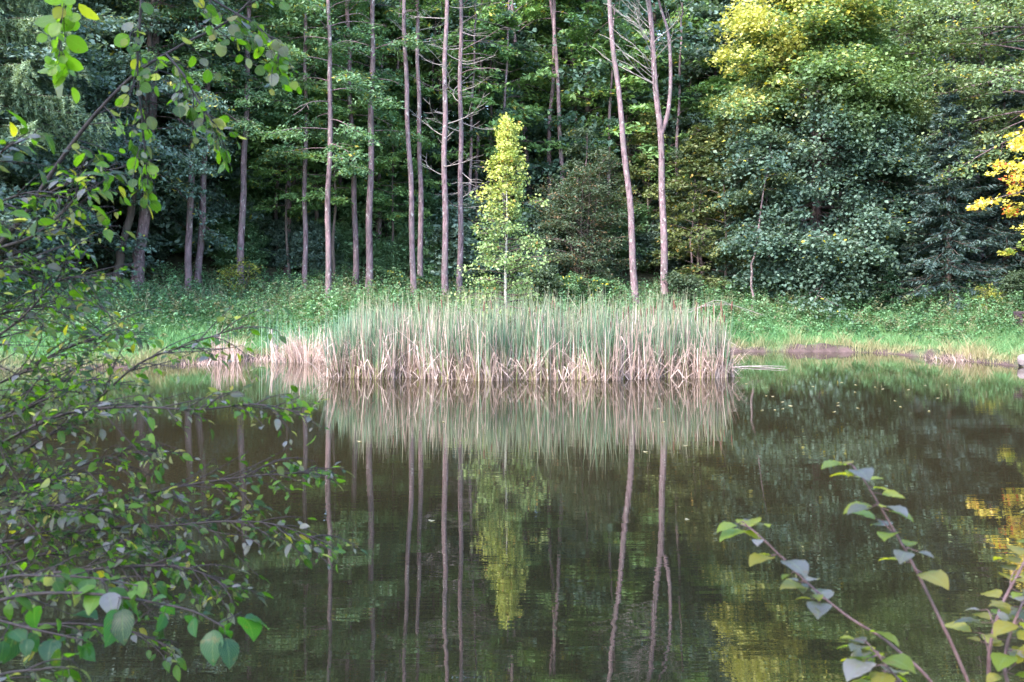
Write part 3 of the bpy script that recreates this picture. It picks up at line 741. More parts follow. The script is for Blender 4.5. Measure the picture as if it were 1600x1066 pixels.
for i, (px, d, s, v, lab) in enumerate(((888, 43.2, 0.85, 0, 'fresh green seedling maple in front of the grey bush'), (945, 43.4, 0.8, 0, 'fresh green seedling with yellow leaves between grey bush and leaning trunk'),
                                     (372, 40.8, 1.0, 1, 'small yellow-green bush at the foot of the reddish trunk'), (1545, 38.0, 0.62, 1, 'small yellow bush on the far bank below the spruce'),
                                     (845, 42.5, 1.0, 2, 'grey-green low bush just past the birch'), (1065, 42.5, 0.9, 2, 'grey-green low bush at the foot of the forked trunk'), (668, 43.6, 0.75, 0, 'fresh green low bush between the paired trunks and the mauve ones'),
                                     (606, 43.6, 0.95, 0, 'fresh green low bush behind the bowed pair of trunks'), (1590, 38, 0.8, 2, 'grey-green bush at the edge of the picture above the bench'))):
    place_bush('low_bush', lab, 'bush', V_LOW[v], px2x(px, d), d, i * 1.3, s)

# ---- the great maple, spruces and colouring trees over the right bank
def maple():
    rng = np.random.default_rng(201); H = 17.5
    ph = np.array([0.3, 1.1, 2.0])

    def cf(Cn, cu, idx):
        g = pal(cu, (0.050, 0.095, 0.078), (0.100, 0.165, 0.125), (0.170, 0.240, 0.180))
        g2 = pal(cu, (0.075, 0.145, 0.05), (0.13, 0.21, 0.07), (0.20, 0.27, 0.09))
        y = pal(cu, (0.26, 0.33, 0.09), (0.48, 0.48, 0.13), (0.62, 0.57, 0.18))
        up = np.clip((Cn[:, 2] - 7.2) / 2.2 + 0.5 * np.sin(Cn[:, 0] * 1.3 + 0.8) * np.sin(Cn[:, 1] * 1.1), 0, 1)[:, None]
        q = np.clip((Cn[:, 2] - 9.2) / 2.2 + (cu - 0.68) * 4.2 - 0.32 * (Cn[:, 0] + 2.0) + 0.5 * np.sin(Cn[:, 0] * 1.9 + 2) * np.cos(Cn[:, 2] * 1.4), 0, 1)[:, None]
        return (g * (1 - up) + g2 * up) * (1 - q) + y * q
    path = wander(H, 12, 0.05, rng)
    ra = lambda z: 0.30 * (1 - 0.8 * z / H)
    tb, cb = MB(), MB()
    tp = path.copy(); tp[0, 2] = -0.4
    tube(tb, tp, [ra(z) for z in path[:, 2]], 12, rough=0.04)
    # second and third stems in the crown
    for (dx, dy) in ((0.5, -0.3), (-0.6, -0.2), (1.0, 0.3)):
        b = path[4].copy(); p = spline([b, b + (dx * .4, dy * .4, 2), b + (dx, dy, 4.5), b + (dx * 1.5, dy * 1.5, 9)], 14)
        tube(tb, p, np.linspace(0.15, 0.05, 14), 8, rough=0.04)
    prof = lambda t: (1.12 if t < 0.6 else 1.12 - 1.0 * (t - 0.6) / 0.4) - 0.15 * (t < 0.1)
    cen, rad, dr = limbs(tb, path, ra, 1.7, H * 0.97, 240, 4.15, -16, 55, rng, twigs=5, clump_r=0.88, profile=prof, sag=0.22)
    clumps_to_leaves(cb, cen, rad, dr, 84, 0.152, None, rng, colfn=cf, flat=0.62, aspect=0.8, droop=0.5, spot=(0.55, 0.46, 0.05), spotp=0.010)
    shell(cb, 420, 0.9, 14.5, lambda h: 4.75 * np.clip(1.05 - np.maximum(h - 0.5, 0) * 1.5, 0.2, 1), rng, 66, 0.152, cf)
    return tb.build_mesh('trunk', M_TRUNK, smooth=True), cb.build_mesh('crown', M_LEAF)


tree('maple', 'great maple, blue-green below and yellow on top, branches down to the grass', 'tree', maple(), px2x(1280, 44.6), 44.6, 0.0)
S_COL = ((0.036, 0.066, 0.064), (0.070, 0.115, 0.110), (0.120, 0.175, 0.165))
sp = spruce(9.6, 2.7, np.random.default_rng(210), S_COL, per=95, nper=10)
tree('spruce', 'dark blue-green spruce with drooping boughs beside the great maple', 'tree', sp, px2x(1482, 40.6), 40.6, 0.2)
sp2 = spruce(15, 3.4, np.random.default_rng(211), S_COL, per=64, nper=8, step=0.5)
tree('spruce', 'tall shaded spruce standing back, between the maple and the pale green lime', 'tree', sp2, px2x(1490, 45.5), 45.5, 1.2)
tree('spruce', 'dark spruce at the edge of the picture behind the orange maple', 'tree', sp, px2x(1572, 43), 43, 2.2, 1.05)
sp3 = spruce(1.9, 0.95, np.random.default_rng(212), ((0.022, 0.060, 0.030), (0.04, 0.09, 0.045), (0.06, 0.12, 0.06)), per=60, nper=7, step=0.2, r0=0.03, z0=0.1, needle=0.14)
tree('spruce', 'small bushy spruce at the skirt of the dark one, in the grass', 'tree', sp3, px2x(1392, 40.5), 40.5, 0.2)
lime = broadleaf(17, 7.5, 3.8, np.random.default_rng(220), ((0.11, 0.18, 0.09), (0.18, 0.26, 0.125), (0.27, 0.35, 0.18)), nb=80, per=56, size=0.16, r0=0.2, clump=0.78, elev=(-10, 55), spot=(0.5, 0.42, 0.08), spotp=0.05, bark=M_TRUNK)
tree('lime_tree', 'pale green lime crown high above the spruces', 'tree', lime, px2x(1530, 47), 47, 0.5, 1.0)
tree('lime_tree', 'pale green lime at the edge of the picture, behind the orange maple', 'tree', lime, px2x(1625, 40), 40, 2.6, 0.92)
tree('lime_tree', 'pale green lime rising behind the yellow maple top', 'tree', lime, px2x(1415, 51), 51, 4.1, 1.0)


def orange_maple():
    rng = np.random.default_rng(230)

    def cf(Cn, cu, idx):
        a = pal(cu, (0.10, 0.17, 0.04), (0.20, 0.26, 0.05), (0.34, 0.34, 0.06)); b = pal(cu, (0.46, 0.44, 0.09), (0.62, 0.54, 0.12), (0.70, 0.44, 0.13)); r = np.array([0.62, 0.13, 0.08])
        q = np.clip(0.9 * (np.hypot(Cn[:, 0], Cn[:, 1]) - 1.3) + 1.6 * (cu - 0.45) + 0.9 * (Cn[:, 2] - 4.6), 0, 1)[:, None]
        col = a * (1 - q) + b * q
        w = (np.hypot(Cn[:, 0], Cn[:, 1]) > 2.9) & (cu > 0.84); col[w] = r
        return col
    return broadleaf(9.2, 3.6, 2.9, rng, None, nb=50, per=30, size=0.14, r0=0.11, clump=0.45, elev=(-12, 50), colfn=cf, aspect=0.85)


tree('maple', 'small orange and yellow maple reaching in over the bank at the picture edge', 'tree', orange_maple(), px2x(1716, 32), 32, 0.7, 0.92)


# ------------------------------------------------------------------ bank plants
def scatter(n, x0, x1, y0, y1, s0, s1, rng):
    X = rng.uniform(x0, x1, n); Y = rng.uniform(y0, y1, n); s = sdist(X, Y)
    k = (s > s0) & (s < s1)
    return X[k], Y[k], s[k]


def blades(mb, X, Y, Z, h, w, lean, col, rng, bend=0.35):
    """Grass blades: three quads narrowing to a tip."""
    n = len(X); az = rng.random(n) * 6.283; d = np.stack([np.cos(az), np.sin(az), np.zeros(n)], 1)
    ba = rng.random(n) * 6.283; b = np.stack([np.cos(ba), np.sin(ba), np.zeros(n)], 1) * (w / 2)[:, None]
    p0 = np.stack([X, Y, Z], 1); up = np.array([0, 0, 1.0])
    p1 = p0 + up * (h * 0.5)[:, None] + d * (lean * h * 0.35)[:, None]
    p2 = p0 + up * (h * (1 - bend * lean))[:, None] + d * (lean * h)[:, None]
    V = np.stack([p0 - b, p0 + b, p1 + b * 0.8, p1 - b * 0.8, p2], 1).reshape(-1, 3)
    i = np.arange(n)[:, None] * 5
    c5 = np.repeat(col, 5, 0)
    mb.add(V, np.concatenate([i + 0, i + 1, i + 2, i + 3], 1), c5)
    mb.f.append((np.concatenate([i + 3, i + 2, i + 4], 1).astype(np.int32) + mb.n - len(V), 0))


gr = np.random.default_rng(300)
mb = MB()
X, Y, s = scatter(300000, -24, 24, 27, 46, -0.02, 10.5, gr)
bare = np.maximum(np.exp(-((X - 11.4) / 1.5) ** 2 - ((Y - 36.2) / 0.55) ** 2), np.exp(-((X - 14.35) / 0.7) ** 2 - ((Y - 33.2) / 0.9) ** 2))
keep = (gr.random(len(X)) < np.where(s < 5.0, 1.0, 0.6)) & (gr.random(len(X)) > 0.72 * bare) & ((s > 0.2) | (sines(X, Y, 1.6, 34) > -0.35))
X, Y, s = X[keep], Y[keep], s[keep]
u = np.clip(0.5 + 0.5 * sines(X, Y, 0.7, 31) + 0.25 * gr.normal(size=len(X)), 0, 1)
gc = pal(u, (0.058, 0.160, 0.062), (0.100, 0.240, 0.095), (0.170, 0.310, 0.130))
edge = smooth(1.1, 0.1, s + 0.5 * sines(X, Y, 1.3, 33))[:, None]
dryw = np.clip(edge * 0.75 + 0.22 * smooth(12.5, 15.5, X)[:, None] * smooth(0.2, 0.9, gr.random(len(X)))[:, None], 0, 1)
gc = gc * (1 - dryw) + np.array([0.34, 0.27, 0.165]) * dryw
lawn = smooth(-11, -13, X) * smooth(5, 2, s) * smooth(0.4, 1.0, s)
h = (0.15 + 0.24 * gr.random(len(X))) * (1 + 0.8 * np.clip(sines(X, Y, 0.9, 32), -0.4, 1)) * (1 - 0.5 * lawn)
h = h * np.where((s < 1.6) & (sines(X, Y, 3.1, 35) > 0.12), 2.1, 1.0)
blades(mb, X, Y, ground_z(X, Y) - 0.01, h, 0.010 + 0.014 * gr.random(len(X)), 0.3 + 0.5 * gr.random(len(X)), gc, gr)
o = mb.build('grass', M_GRASS); o['kind'] = 'stuff'
# near bank grass, under the camera
mb = MB()
X, Y, s = scatter(26000, -9, 9, -1, 6.5, 0.1, 6, gr)
blades(mb, X, Y, ground_z(X, Y) - 0.01, 0.12 + 0.2 * gr.random(len(X)), 0.005 + 0.006 * gr.random(len(X)), 0.3 + 0.5 * gr.random(len(X)), pal(gr.random(len(X)), (0.04, 0.11, 0.03), (0.10, 0.19, 0.05)), gr)
o = mb.build('grass', M_GRASS); o['kind'] = 'stuff'

# herbs and nettles
mb = MB()
X, Y, s = scatter(16000, -24, 24, 29, 47, 1.2, 12, gr)
dens = smooth(1.0, 4.0, s + 1.6 * sines(X, Y, 0.8, 41)) * (1 - 0.9 * smooth(-10.5, -12.5, X) * smooth(4.5, 3, s))
k = gr.random(len(X)) < dens; X, Y, s = X[k], Y[k], s[k]
hh = (0.30 + 0.65 * gr.random(len(X)) ** 1.5) * (0.6 + 0.65 * smooth(2, 7, s)) * (1 + 0.35 * sines(X, Y, 1.1, 42))
Z = ground_z(X, Y)
per = 26
idx = np.repeat(np.arange(len(X)), per); m = len(idx)
q = gr.random(m) ** 0.7
Cn = np.stack([X[idx] + gr.normal(size=m) * 0.13 * (1.1 - 0.6 * q), Y[idx] + gr.normal(size=m) * 0.13 * (1.1 - 0.6 * q), Z[idx] + hh[idx] * q], 1)
cu = np.clip(0.5 + 0.5 * sines(X, Y, 0.6, 43) + 0.2 * gr.normal(size=len(X)), 0, 1)[idx]
col = pal(cu, (0.060, 0.140, 0.068), (0.110, 0.220, 0.105), (0.180, 0.290, 0.155)) * (0.65 + 0.7 * gr.random((m, 1))) * (0.7 + 0.6 * gr.random((len(X), 1)))[idx]
gl = (gr.random(len(X)) < 0.26)[idx]; col[gl] = np.array([0.15, 0.16, 0.09]) * (0.7 + 0.6 * gr.random((gl.sum(), 1)))
L = 0.075 + 0.075 * gr.random(m)
leaf_quads(mb, Cn, np.array([0, 0, 1.0]) + gr.normal(size=(m, 3)) * 0.5, gr.normal(size=(m, 3)), L, L * 0.5, col)
o = mb.build('undergrowth', M_LEAF); o['kind'] = 'stuff'

# tall seed grass behind the meadow
mb = MB()
X, Y, s = scatter(30000, -24, 20, 33, 46, 4.0, 10.5, gr)
k = gr.random(len(X)) < smooth(-0.2, 0.6, sines(X, Y, 0.7, 51)) * 0.75; X, Y, s = X[k], Y[k], s[k]
blades(mb, X, Y, ground_z(X, Y), 0.6 + 0.6 * gr.random(len(X)), 0.010 + 0.012 * gr.random(len(X)), 0.1 + 0.35 * gr.random(len(X)), pal(gr.random(len(X)), (0.06, 0.12, 0.06), (0.13, 0.17, 0.10), (0.24, 0.22, 0.15)), gr)
o = mb.build('grass', M_GRASS); o['kind'] = 'stuff'


# ------------------------------------------------------------------ reeds
def reed_blades(mb, X, Y, h, w, az, tilt, bendz, bendang, col, tipcol=None, basecol=None, z0=-0.12):
    """Long reed leaves: five stations, an optional kink at bendz (fraction of the length) by bendang."""
    n = len(X); d = np.stack([np.cos(az), np.sin(az), np.zeros(n)], 1)
    ba = RNG.random(n) * 6.283; B = np.stack([np.cos(ba), np.sin(ba), np.zeros(n)], 1)
    ts = np.array([0, 0.25, 0.5, 0.75, 1.0]); pos = np.stack([X, Y, np.full(n, z0)], 1); rows = [pos]
    for k in range(1, 5):
        mid = (ts[k] + ts[k - 1]) / 2
        ang = tilt * (0.6 + 0.8 * mid) + np.where(mid > bendz, bendang, 0)
        step = h * (ts[k] - ts[k - 1])
        pos = pos + (d * np.sin(ang)[:, None] + np.array([0, 0, 1.0]) * np.cos(ang)[:, None]) * step[:, None]
        pos[:, 2] = np.maximum(pos[:, 2], 0.01)
        rows.append(pos)
    wf = np.array([0.9, 1.0, 0.95, 0.7, 0.12])
    V, Cc = [], []
    for k in range(5):
        b = B * (w * wf[k] / 2)[:, None]
        V += [rows[k] - b, rows[k] + b]
        f = ts[k]
        c = col.copy()
        if basecol is not None:
            c = c * min(1, f * 2.2) + basecol * (1 - min(1, f * 2.2))
        if tipcol is not None:
            g = max(0, (f - 0.6) / 0.4); c = c * (1 - g) + tipcol * g
        Cc += [c, c]
    V = np.stack(V, 1).reshape(-1, 3); Cc = np.stack(Cc, 1).reshape(-1, 3)
    i = np.arange(n)[:, None] * 10
    Fq = np.concatenate([np.concatenate([i + 2 * k, i + 2 * k + 1, i + 2 * k + 3, i + 2 * k + 2], 1) for k in range(4)], 0)
    mb.add(V, Fq, Cc)


def taper(x):
    return 0.62 + 0.38 * np.clip((x - BED_X0) / 0.8, 0, 1) * np.clip((BED_X1 - x) / 0.9, 0, 1)


BED_X0, BED_X1 = -4.95, 5.95


def bed_front(x):
    return 24.9 + 0.035 * (x - 0.5) ** 2 + 0.22 * np.sin(x * 1.9) + 0.14 * np.sin(x * 4.3 + 1)


def bed_points(n, rng, depth=4.2, power=1.3):
    x = rng.uniform(BED_X0, BED_X1, n); c = np.clip((x - BED_X0) / 0.9, 0, 1) * np.clip((BED_X1 - x) / 0.9, 0, 1)
    y = bed_front(x) + depth * (0.25 + 0.75 * c) * rng.random(n) ** power
    # tussocks
    return x + 0.06 * np.sin(x * 17), y


rr = np.random.default_rng(400)
mb = MB()
tan = ((0.26, 0.175, 0.155), (0.50, 0.365, 0.33), (0.76, 0.60, 0.56))
grn = ((0.060, 0.145, 0.070), (0.120, 0.220, 0.140), (0.215, 0.315, 0.235))
# upright green blades
n = 6600; x, y = bed_points(n, rr)
patch = sines(x, y * 0.5, 1.5, 61)
k = rr.random(n) < 0.62 + 0.55 * patch; x, y, patch = x[k], y[k], patch[k]; n = len(x)
col = pal(np.clip(rr.random(n) * 0.8 + 0.2 * patch, 0, 1), *grn)
basec = pal(rr.random(n), (0.30, 0.33, 0.07), (0.46, 0.40, 0.17), (0.45, 0.34, 0.25))
tipc = pal(rr.random(n), (0.13, 0.21, 0.12), (0.32, 0.31, 0.21), (0.46, 0.38, 0.29))
reed_blades(mb, x, y, (1.30 + 1.25 * rr.random(n) ** 1.2 + 0.34 * sines(x, y, 1.6, 62)) * taper(x), 0.016 + 0.018 * rr.random(n), rr.random(n) * 6.283, np.abs(rr.normal(size=n)) * 0.11, np.where(rr.random(n) < 0.25, 0.6 + 0.2 * rr.random(n), 2), 0.5 + 1.2 * rr.random(n), col, tipc, basec)
# dry standing stalks and leaves
n = 7000; x, y = bed_points(n, rr)
k = rr.random(n) < 0.70 - 0.5 * sines(x, y * 0.5, 1.5, 61); x, y = x[k], y[k]; n = len(x)
reed_blades(mb, x, y, (0.85 + 1.3 * rr.random(n) ** 1.15 + 0.2 * sines(x, y, 2.2, 63)) * taper(x), 0.013 + 0.018 * rr.random(n), rr.random(n) * 6.283, np.abs(rr.normal(size=n)) * 0.15, np.where(rr.random(n) < 0.4, 0.35 + 0.4 * rr.random(n), 2), 0.6 + 1.6 * rr.random(n), pal(rr.random(n), *tan))
# broken, leaning dry litter at the water's edge
n = 3000; x, y = bed_points(n, rr, depth=1.4, power=1.5)
reed_blades(mb, x, y, 0.5 + 1.0 * rr.random(n), 0.012 + 0.018 * rr.random(n), rr.random(n) * 6.283, 0.2 + np.abs(rr.normal(size=n)) * 0.40, np.where(rr.random(n) < 0.6, 0.3 + 0.5 * rr.random(n), 2), 0.5 + 1.7 * rr.random(n), pal(rr.random(n) * 0.9 + 0.1, *tan))
o = mb.build('reeds', M_REED); o['kind'] = 'stuff'
o['label'] = 'dense bed of green and straw-coloured reeds standing in the pond'

# cattails with brown spikes
def cattail():
    t = thing('cattail', 'cattail with a brown velvety spike standing up out of the reed bed', 'cattail', (0, 0, -0.1), 0, 'cattails with brown spikes in the reed bed')
    b = MB(); tube(b, spline([(0, 0, 0), (0.01, 0, 1.0), (0.04, 0.01, 2.0), (0.06, 0.02, 2.32)], 9), np.linspace(0.009, 0.004, 9), 5, col=np.array([0.30, 0.30, 0.16])); b.build('stem', M_REED, t, smooth=True)
    b = MB(); p = spline([(0.034, 0.008, 1.88), (0.042, 0.012, 2.02), (0.05, 0.015, 2.15)], 8); tube(b, p, 0.019 * np.array([0.45, 0.9, 1, 1, 1, 1, 0.9, 0.4]), 8); b.build('spike', M_SPIKE, t, smooth=True)
    for k in range(3):
        b = MB(); reed_blades(b, np.zeros(1), np.zeros(1), np.array([1.9 + 0.15 * k]), np.array([0.016]), np.array([k * 2.1]), np.array([0.08]), np.array([2.0]), np.zeros(1), np.array([[0.13, 0.22, 0.13]]), z0=0.0)
        b.build('leaf', M_REED, t)
    return t


ct0 = cattail(); first = True
spots = [(x_, bed_front(x_) + d_) for x_, d_ in zip(np.concatenate([rr.uniform(-4, 6, 34), rr.uniform(3.2, 6.1, 22)]), rr.uniform(0.3, 2.6, 56))]
for (x_, y_) in spots:
    s_ = 0.74 + 0.28 * rr.random()
    if first:
        ct0.location = (x_, y_, -0.1); first = False
    else:
        o = dup(ct0, (x_, y_, -0.1), rr.random() * 6.28, scale=s_)
        o.rotation_euler = (rr.normal() * 0.07, rr.normal() * 0.07, rr.random() * 6.28)

# separate dry clumps along the meadow shore
def dry_clump(label, px, py, d, w, h, n, seed, lean=0.35):
    rng = np.random.default_rng(seed); p = P(px, py, d)
    t = thing('dry_reed_clump', label, 'reeds', (p[0], p[1], 0))
    b = MB(); x = rng.normal(size=n) * w * 0.33; y = rng.normal(size=n) * 0.25
    az = np.where(x + rng.normal(size=n) * 0.2 > 0, 0, np.pi) + rng.normal(size=n) * 0.7
    reed_blades(b, x, y, h * (0.6 + 0.5 * rng.random(n)), 0.011 + 0.012 * rng.random(n), az, np.abs(rng.normal(size=n)) * lean, np.where(rng.random(n) < 0.6, 0.4 + 0.4 * rng.random(n), 2), 0.6 + 1.6 * rng.random(n), pal(rng.random(n) * 0.75, *tan))
    b.build('foliage', M_REED, t)
    return t


dry_clump('widest straw-coloured clump of collapsed dry reeds, at the tip of the reed bed', 482, 562, 31.0, 1.5, 1.35, 420, 501, 0.45)
dry_clump('upright straw-coloured clump of dry reeds on the meadow shore', 362, 566, 31.0, 0.6, 1.05, 130, 502, 0.22)
dry_clump('thin bundle of dry reeds standing in the water beside the upright clump', 341, 565, 31.2, 0.16, 1.25, 60, 503, 0.06)
dry_clump('small tuft of dry reeds lying low on the bank mud', 300, 568, 30.2, 1.6, 0.3, 130, 504, 0.8)
dry_clump('sparse straw tuft between the wooden stakes and the upright clump', 395, 566, 31.4, 0.9, 0.45, 70, 505, 0.5)
dry_clump('dry straw tuft hanging over the eroded bank near the stone', 1500, 562, 31.6, 1.4, 0.45, 260, 506, 0.7)
# sparse green reeds along the meadow shore
mb = MB()
n = 260; x = rr.uniform(-8.6, -4.5, n); y = np.interp(x, [-8.6, -6.7, -4.5], [32.6, 31.6, 31]) + rr.uniform(-0.4, 1.6, n)
reed_blades(mb, x, y, 0.9 + 0.8 * rr.random(n), 0.014 + 0.01 * rr.random(n), rr.random(n) * 6.283, np.abs(rr.normal(size=n)) * 0.12, np.full(n, 2.0), np.zeros(n), pal(rr.random(n), *grn))
n = 900; x = rr.uniform(-5.2, -3.2, n); y = rr.uniform(26.6, 31.5, n)
reed_blades(mb, x, y, 1.2 + 0.8 * rr.random(n), 0.014 + 0.012 * rr.random(n), rr.random(n) * 6.283, np.abs(rr.normal(size=n)) * 0.10, np.full(n, 2.0), np.zeros(n), pal(rr.random(n), *grn))
o = mb.build('reeds', M_REED); o['kind'] = 'stuff'

# ------------------------------------------------------------------ small things on the shore
def post(label, px, py, d, w, h, tilt):
    p = P(px, py, d)
    t = thing('wooden_stake', label, 'stake', (p[0], p[1], 0))
    b = MB(); tube(b, spline([(0, 0, -0.4), (tilt * 0.5, 0, h * 0.5), (tilt, 0, h)], 8), np.array([w, w, w, w * 1.03, w, w * .97, w, w * .9]) / 2, 9, rough=0.05)
    b.build('post', M_DEAD, t)


post('thicker short pale stake standing in the water by the collapsed dry reeds', 431.5, 562, 31.4, 0.11, 0.52, 0.02)
post('thin tall pale stake in the water next to the thicker short one', 425.5, 562, 31.5, 0.05, 1.05, -0.02)


def rock(name, label, cat, loc, size, seed):
    rng = np.random.default_rng(seed); n, mm = 14, 20
    th = np.linspace(0.02, np.pi - 0.02, n); ph = np.linspace(0, 2 * np.pi, mm, endpoint=False)
    T, Ph = np.meshgrid(th, ph, indexing='ij')
    dirs = np.stack([np.sin(T) * np.cos(Ph), np.sin(T) * np.sin(Ph), np.cos(T)], -1).reshape(-1, 3)
    r = np.ones(len(dirs))
    for k in range(11):
        nn = unit(rng.normal(size=3)); r = np.minimum(r, (0.62 + 0.25 * rng.random()) / np.maximum(dirs @ nn, 1e-3))
    V = dirs * r[:, None] * np.array(size)
    i = np.arange(n - 1)[:, None] * mm; j = np.arange(mm)[None, :]; j2 = (j + 1) % mm
    b = MB(); b.add(V, np.stack([i + j, i + mm + j, i + mm + j2, i + j2], -1).reshape(-1, 4))
    o = b.build(name, M_STONE); o.location = loc; tag(o, label, cat)


p = P(1604, 572, 29.2)
rock('stone', 'greyish pink stone at the water edge below the bench', 'stone', (p[0], p[1] + 0.1, 0.12), (0.28, 0.3, 0.26), 5)
p = P(1483, 556, 33.2)
rock('stone', 'small greyish pink stone in the eroded bank', 'stone', (p[0], p[1] - 0.1, 0.12), (0.16, 0.2, 0.24), 6)


def box(mb, c, s, rot=0.0):
    x, y, z = [q / 2 for q in s]; ch = min(s) * 0.12
    V = np.array([(sx * (x - (ch if e == 1 else 0)), sy * (y - (ch if e == 1 else 0)), sz * (z - (0 if e == 1 else ch))) for sz, e in ((-1, 1), (-1, 0), (1, 0), (1, 1)) for sx, sy in ((-1, -1), (1, -1), (1, 1), (-1, 1))])
    V = V @ np.array([[math.cos(rot), 0, -math.sin(rot)], [0, 1, 0], [math.sin(rot), 0, math.cos(rot)]]) + np.array(c)
    Fq = [[3, 2, 1, 0]] + [[4 * k + i, 4 * k + (i + 1) % 4, 4 * k + 4 + (i + 1) % 4, 4 * k + 4 + i] for k in range(3) for i in range(4)] + [[12, 13, 14, 15]]
    mb.add(V, Fq)


bx = px2x(1588, 34.5)
t = thing('bench', 'dark weathered timber bench standing on the grassy bank, partly out of the picture', 'bench', (bx + 0.95, 34.5, gz(bx + 0.9, 34.5) - 0.08))
b = MB(); box(b, (0, -0.12, 0.42), (1.9, 0.2, 0.08)); box(b, (0, 0.12, 0.42), (1.9, 0.2, 0.08)); b.build('seat', M_BENCH, t)
for sx in (-1, 1):
    b = MB(); box(b, (sx * 0.86, 0, 0.16), (0.10, 0.36, 0.46), rot=sx * 0.18); b.build('leg', M_BENCH, t)

# floating leaves and a fallen branch in the water
fm = MB(); th = np.linspace(0, 2 * np.pi, 9, endpoint=False)
fm.add(np.stack([np.cos(th) * 0.042, np.sin(th) * 0.026, 0.004 + 0.006 * np.cos(2 * th)], 1), [list(range(9))], np.array([0.30, 0.27, 0.16]))
fmesh = fm.build_mesh('floating_leaf', M_LEAF)
for k in range(34):
    d = rr.uniform(18.5, 24.5); px = rr.uniform(1165, 1480) if k < 26 else rr.uniform(560, 1100)
    if k >= 26:
        d = rr.uniform(9, 20)
    o = link('floating_leaf', fmesh, None, (px2x(px, d), d, 0.004)); o.rotation_euler = (0, 0, rr.random() * 6.28)
    tag(o, 'tiny pale fallen leaf floating on the open water', 'leaf', 'fallen leaves floating on the pond')
t = thing('fallen_branch', 'bleached forked branch lying on the water off the end of the reed bed', 'branch', (*P(1180, 572, 29)[:2], 0.0))
b = MB(); tube(b, spline([(-0.9, 0.1, -0.02), (-0.2, 0, 0.03), (0.4, 0.05, 0.035), (0.95, 0.1, 0.02)], 10), np.linspace(0.024, 0.008, 10), 6)
tube(b, spline([(-0.2, 0, 0.03), (0.3, -0.5, 0.03), (0.7, -0.95, 0.015)], 7), np.linspace(0.016, 0.006, 7), 5)
b.build('limb', M_DEAD, t, smooth=True)
# bleached bent branches on the bank behind the reeds
t = thing('fallen_branch', 'bleached arching dead branch on the bank behind the end of the reeds', 'branch', (*P(1120, 460, 39)[:2], 1.2))
b = MB()
for k in range(3):
    a = gr.normal(size=2) * 0.4
    tube(b, spline([(-1.3 + a[0], a[1], 0.2), (-0.3 + a[0], a[1], 0.45 + 0.12 * k), (0.6, a[1], 0.5), (1.7 + a[0], a[1], 0.1)], 10), np.linspace(0.013, 0.005, 10), 5)
b.build('limb', M_DEAD, t, smooth=True)


# ------------------------------------------------------------------ near shrubs
def leaf_template(rows=10, wide=0.25, round_=False, fold=0.22, curl=0.25):
    t = np.linspace(0, 1, rows)
    w = np.sin(np.pi * t ** (0.95 if round_ else 0.78)) ** (0.62 if round_ else 0.85) * (0.42 if round_ else wide)
    w[0] = 0.015; w[-1] = 0.004
    V, U = [], []
    for i in range(rows):
        z = -curl * (t[i] - 0.25) ** 2
        for sgn in (-1, 0, 1):
            V.append((t[i], sgn * w[i], z + abs(sgn) * w[i] * fold + (0.015 * math.sin(i * 2.6) if sgn else 0))); U.append((sgn, t[i]))
    Fq = []
    for i in range(rows - 1):
        for k in range(2):
            a = i * 3 + k; Fq.append((a, a + 1, a + 4, a + 3))
    return np.array(V), np.array(U, float), np.array(Fq)


T_HZ = leaf_template(wide=0.36, curl=0.35, fold=0.18); T_OV = leaf_template(); T_RD = leaf_template(round_=True, curl=0.18, fold=0.12)


def add_leaves(mb, base, axis, normal, size, col, tmpl):
    V0, U0, F0 = tmpl
    A = unit(axis); Nn = unit(normal - A * (normal * A).sum(1, keepdims=True)); B = np.cross(Nn, A)
    n = len(base); k = len(V0)
    V = base[:, None, :] + size[:, None, None] * (V0[None, :, 0:1] * A[:, None, :] + V0[None, :, 1:2] * B[:, None, :] + V0[None, :, 2:3] * Nn[:, None, :])
    Fq = (np.arange(n)[:, None, None] * k + F0[None]).reshape(-1, 4)
    mb.add(V.reshape(-1, 3), Fq, np.repeat(col, k, 0), np.tile(U0, (n, 1)))


N_GREEN = ((0.009, 0.026, 0.007), (0.036, 0.092, 0.011), (0.105, 0.200, 0.016))


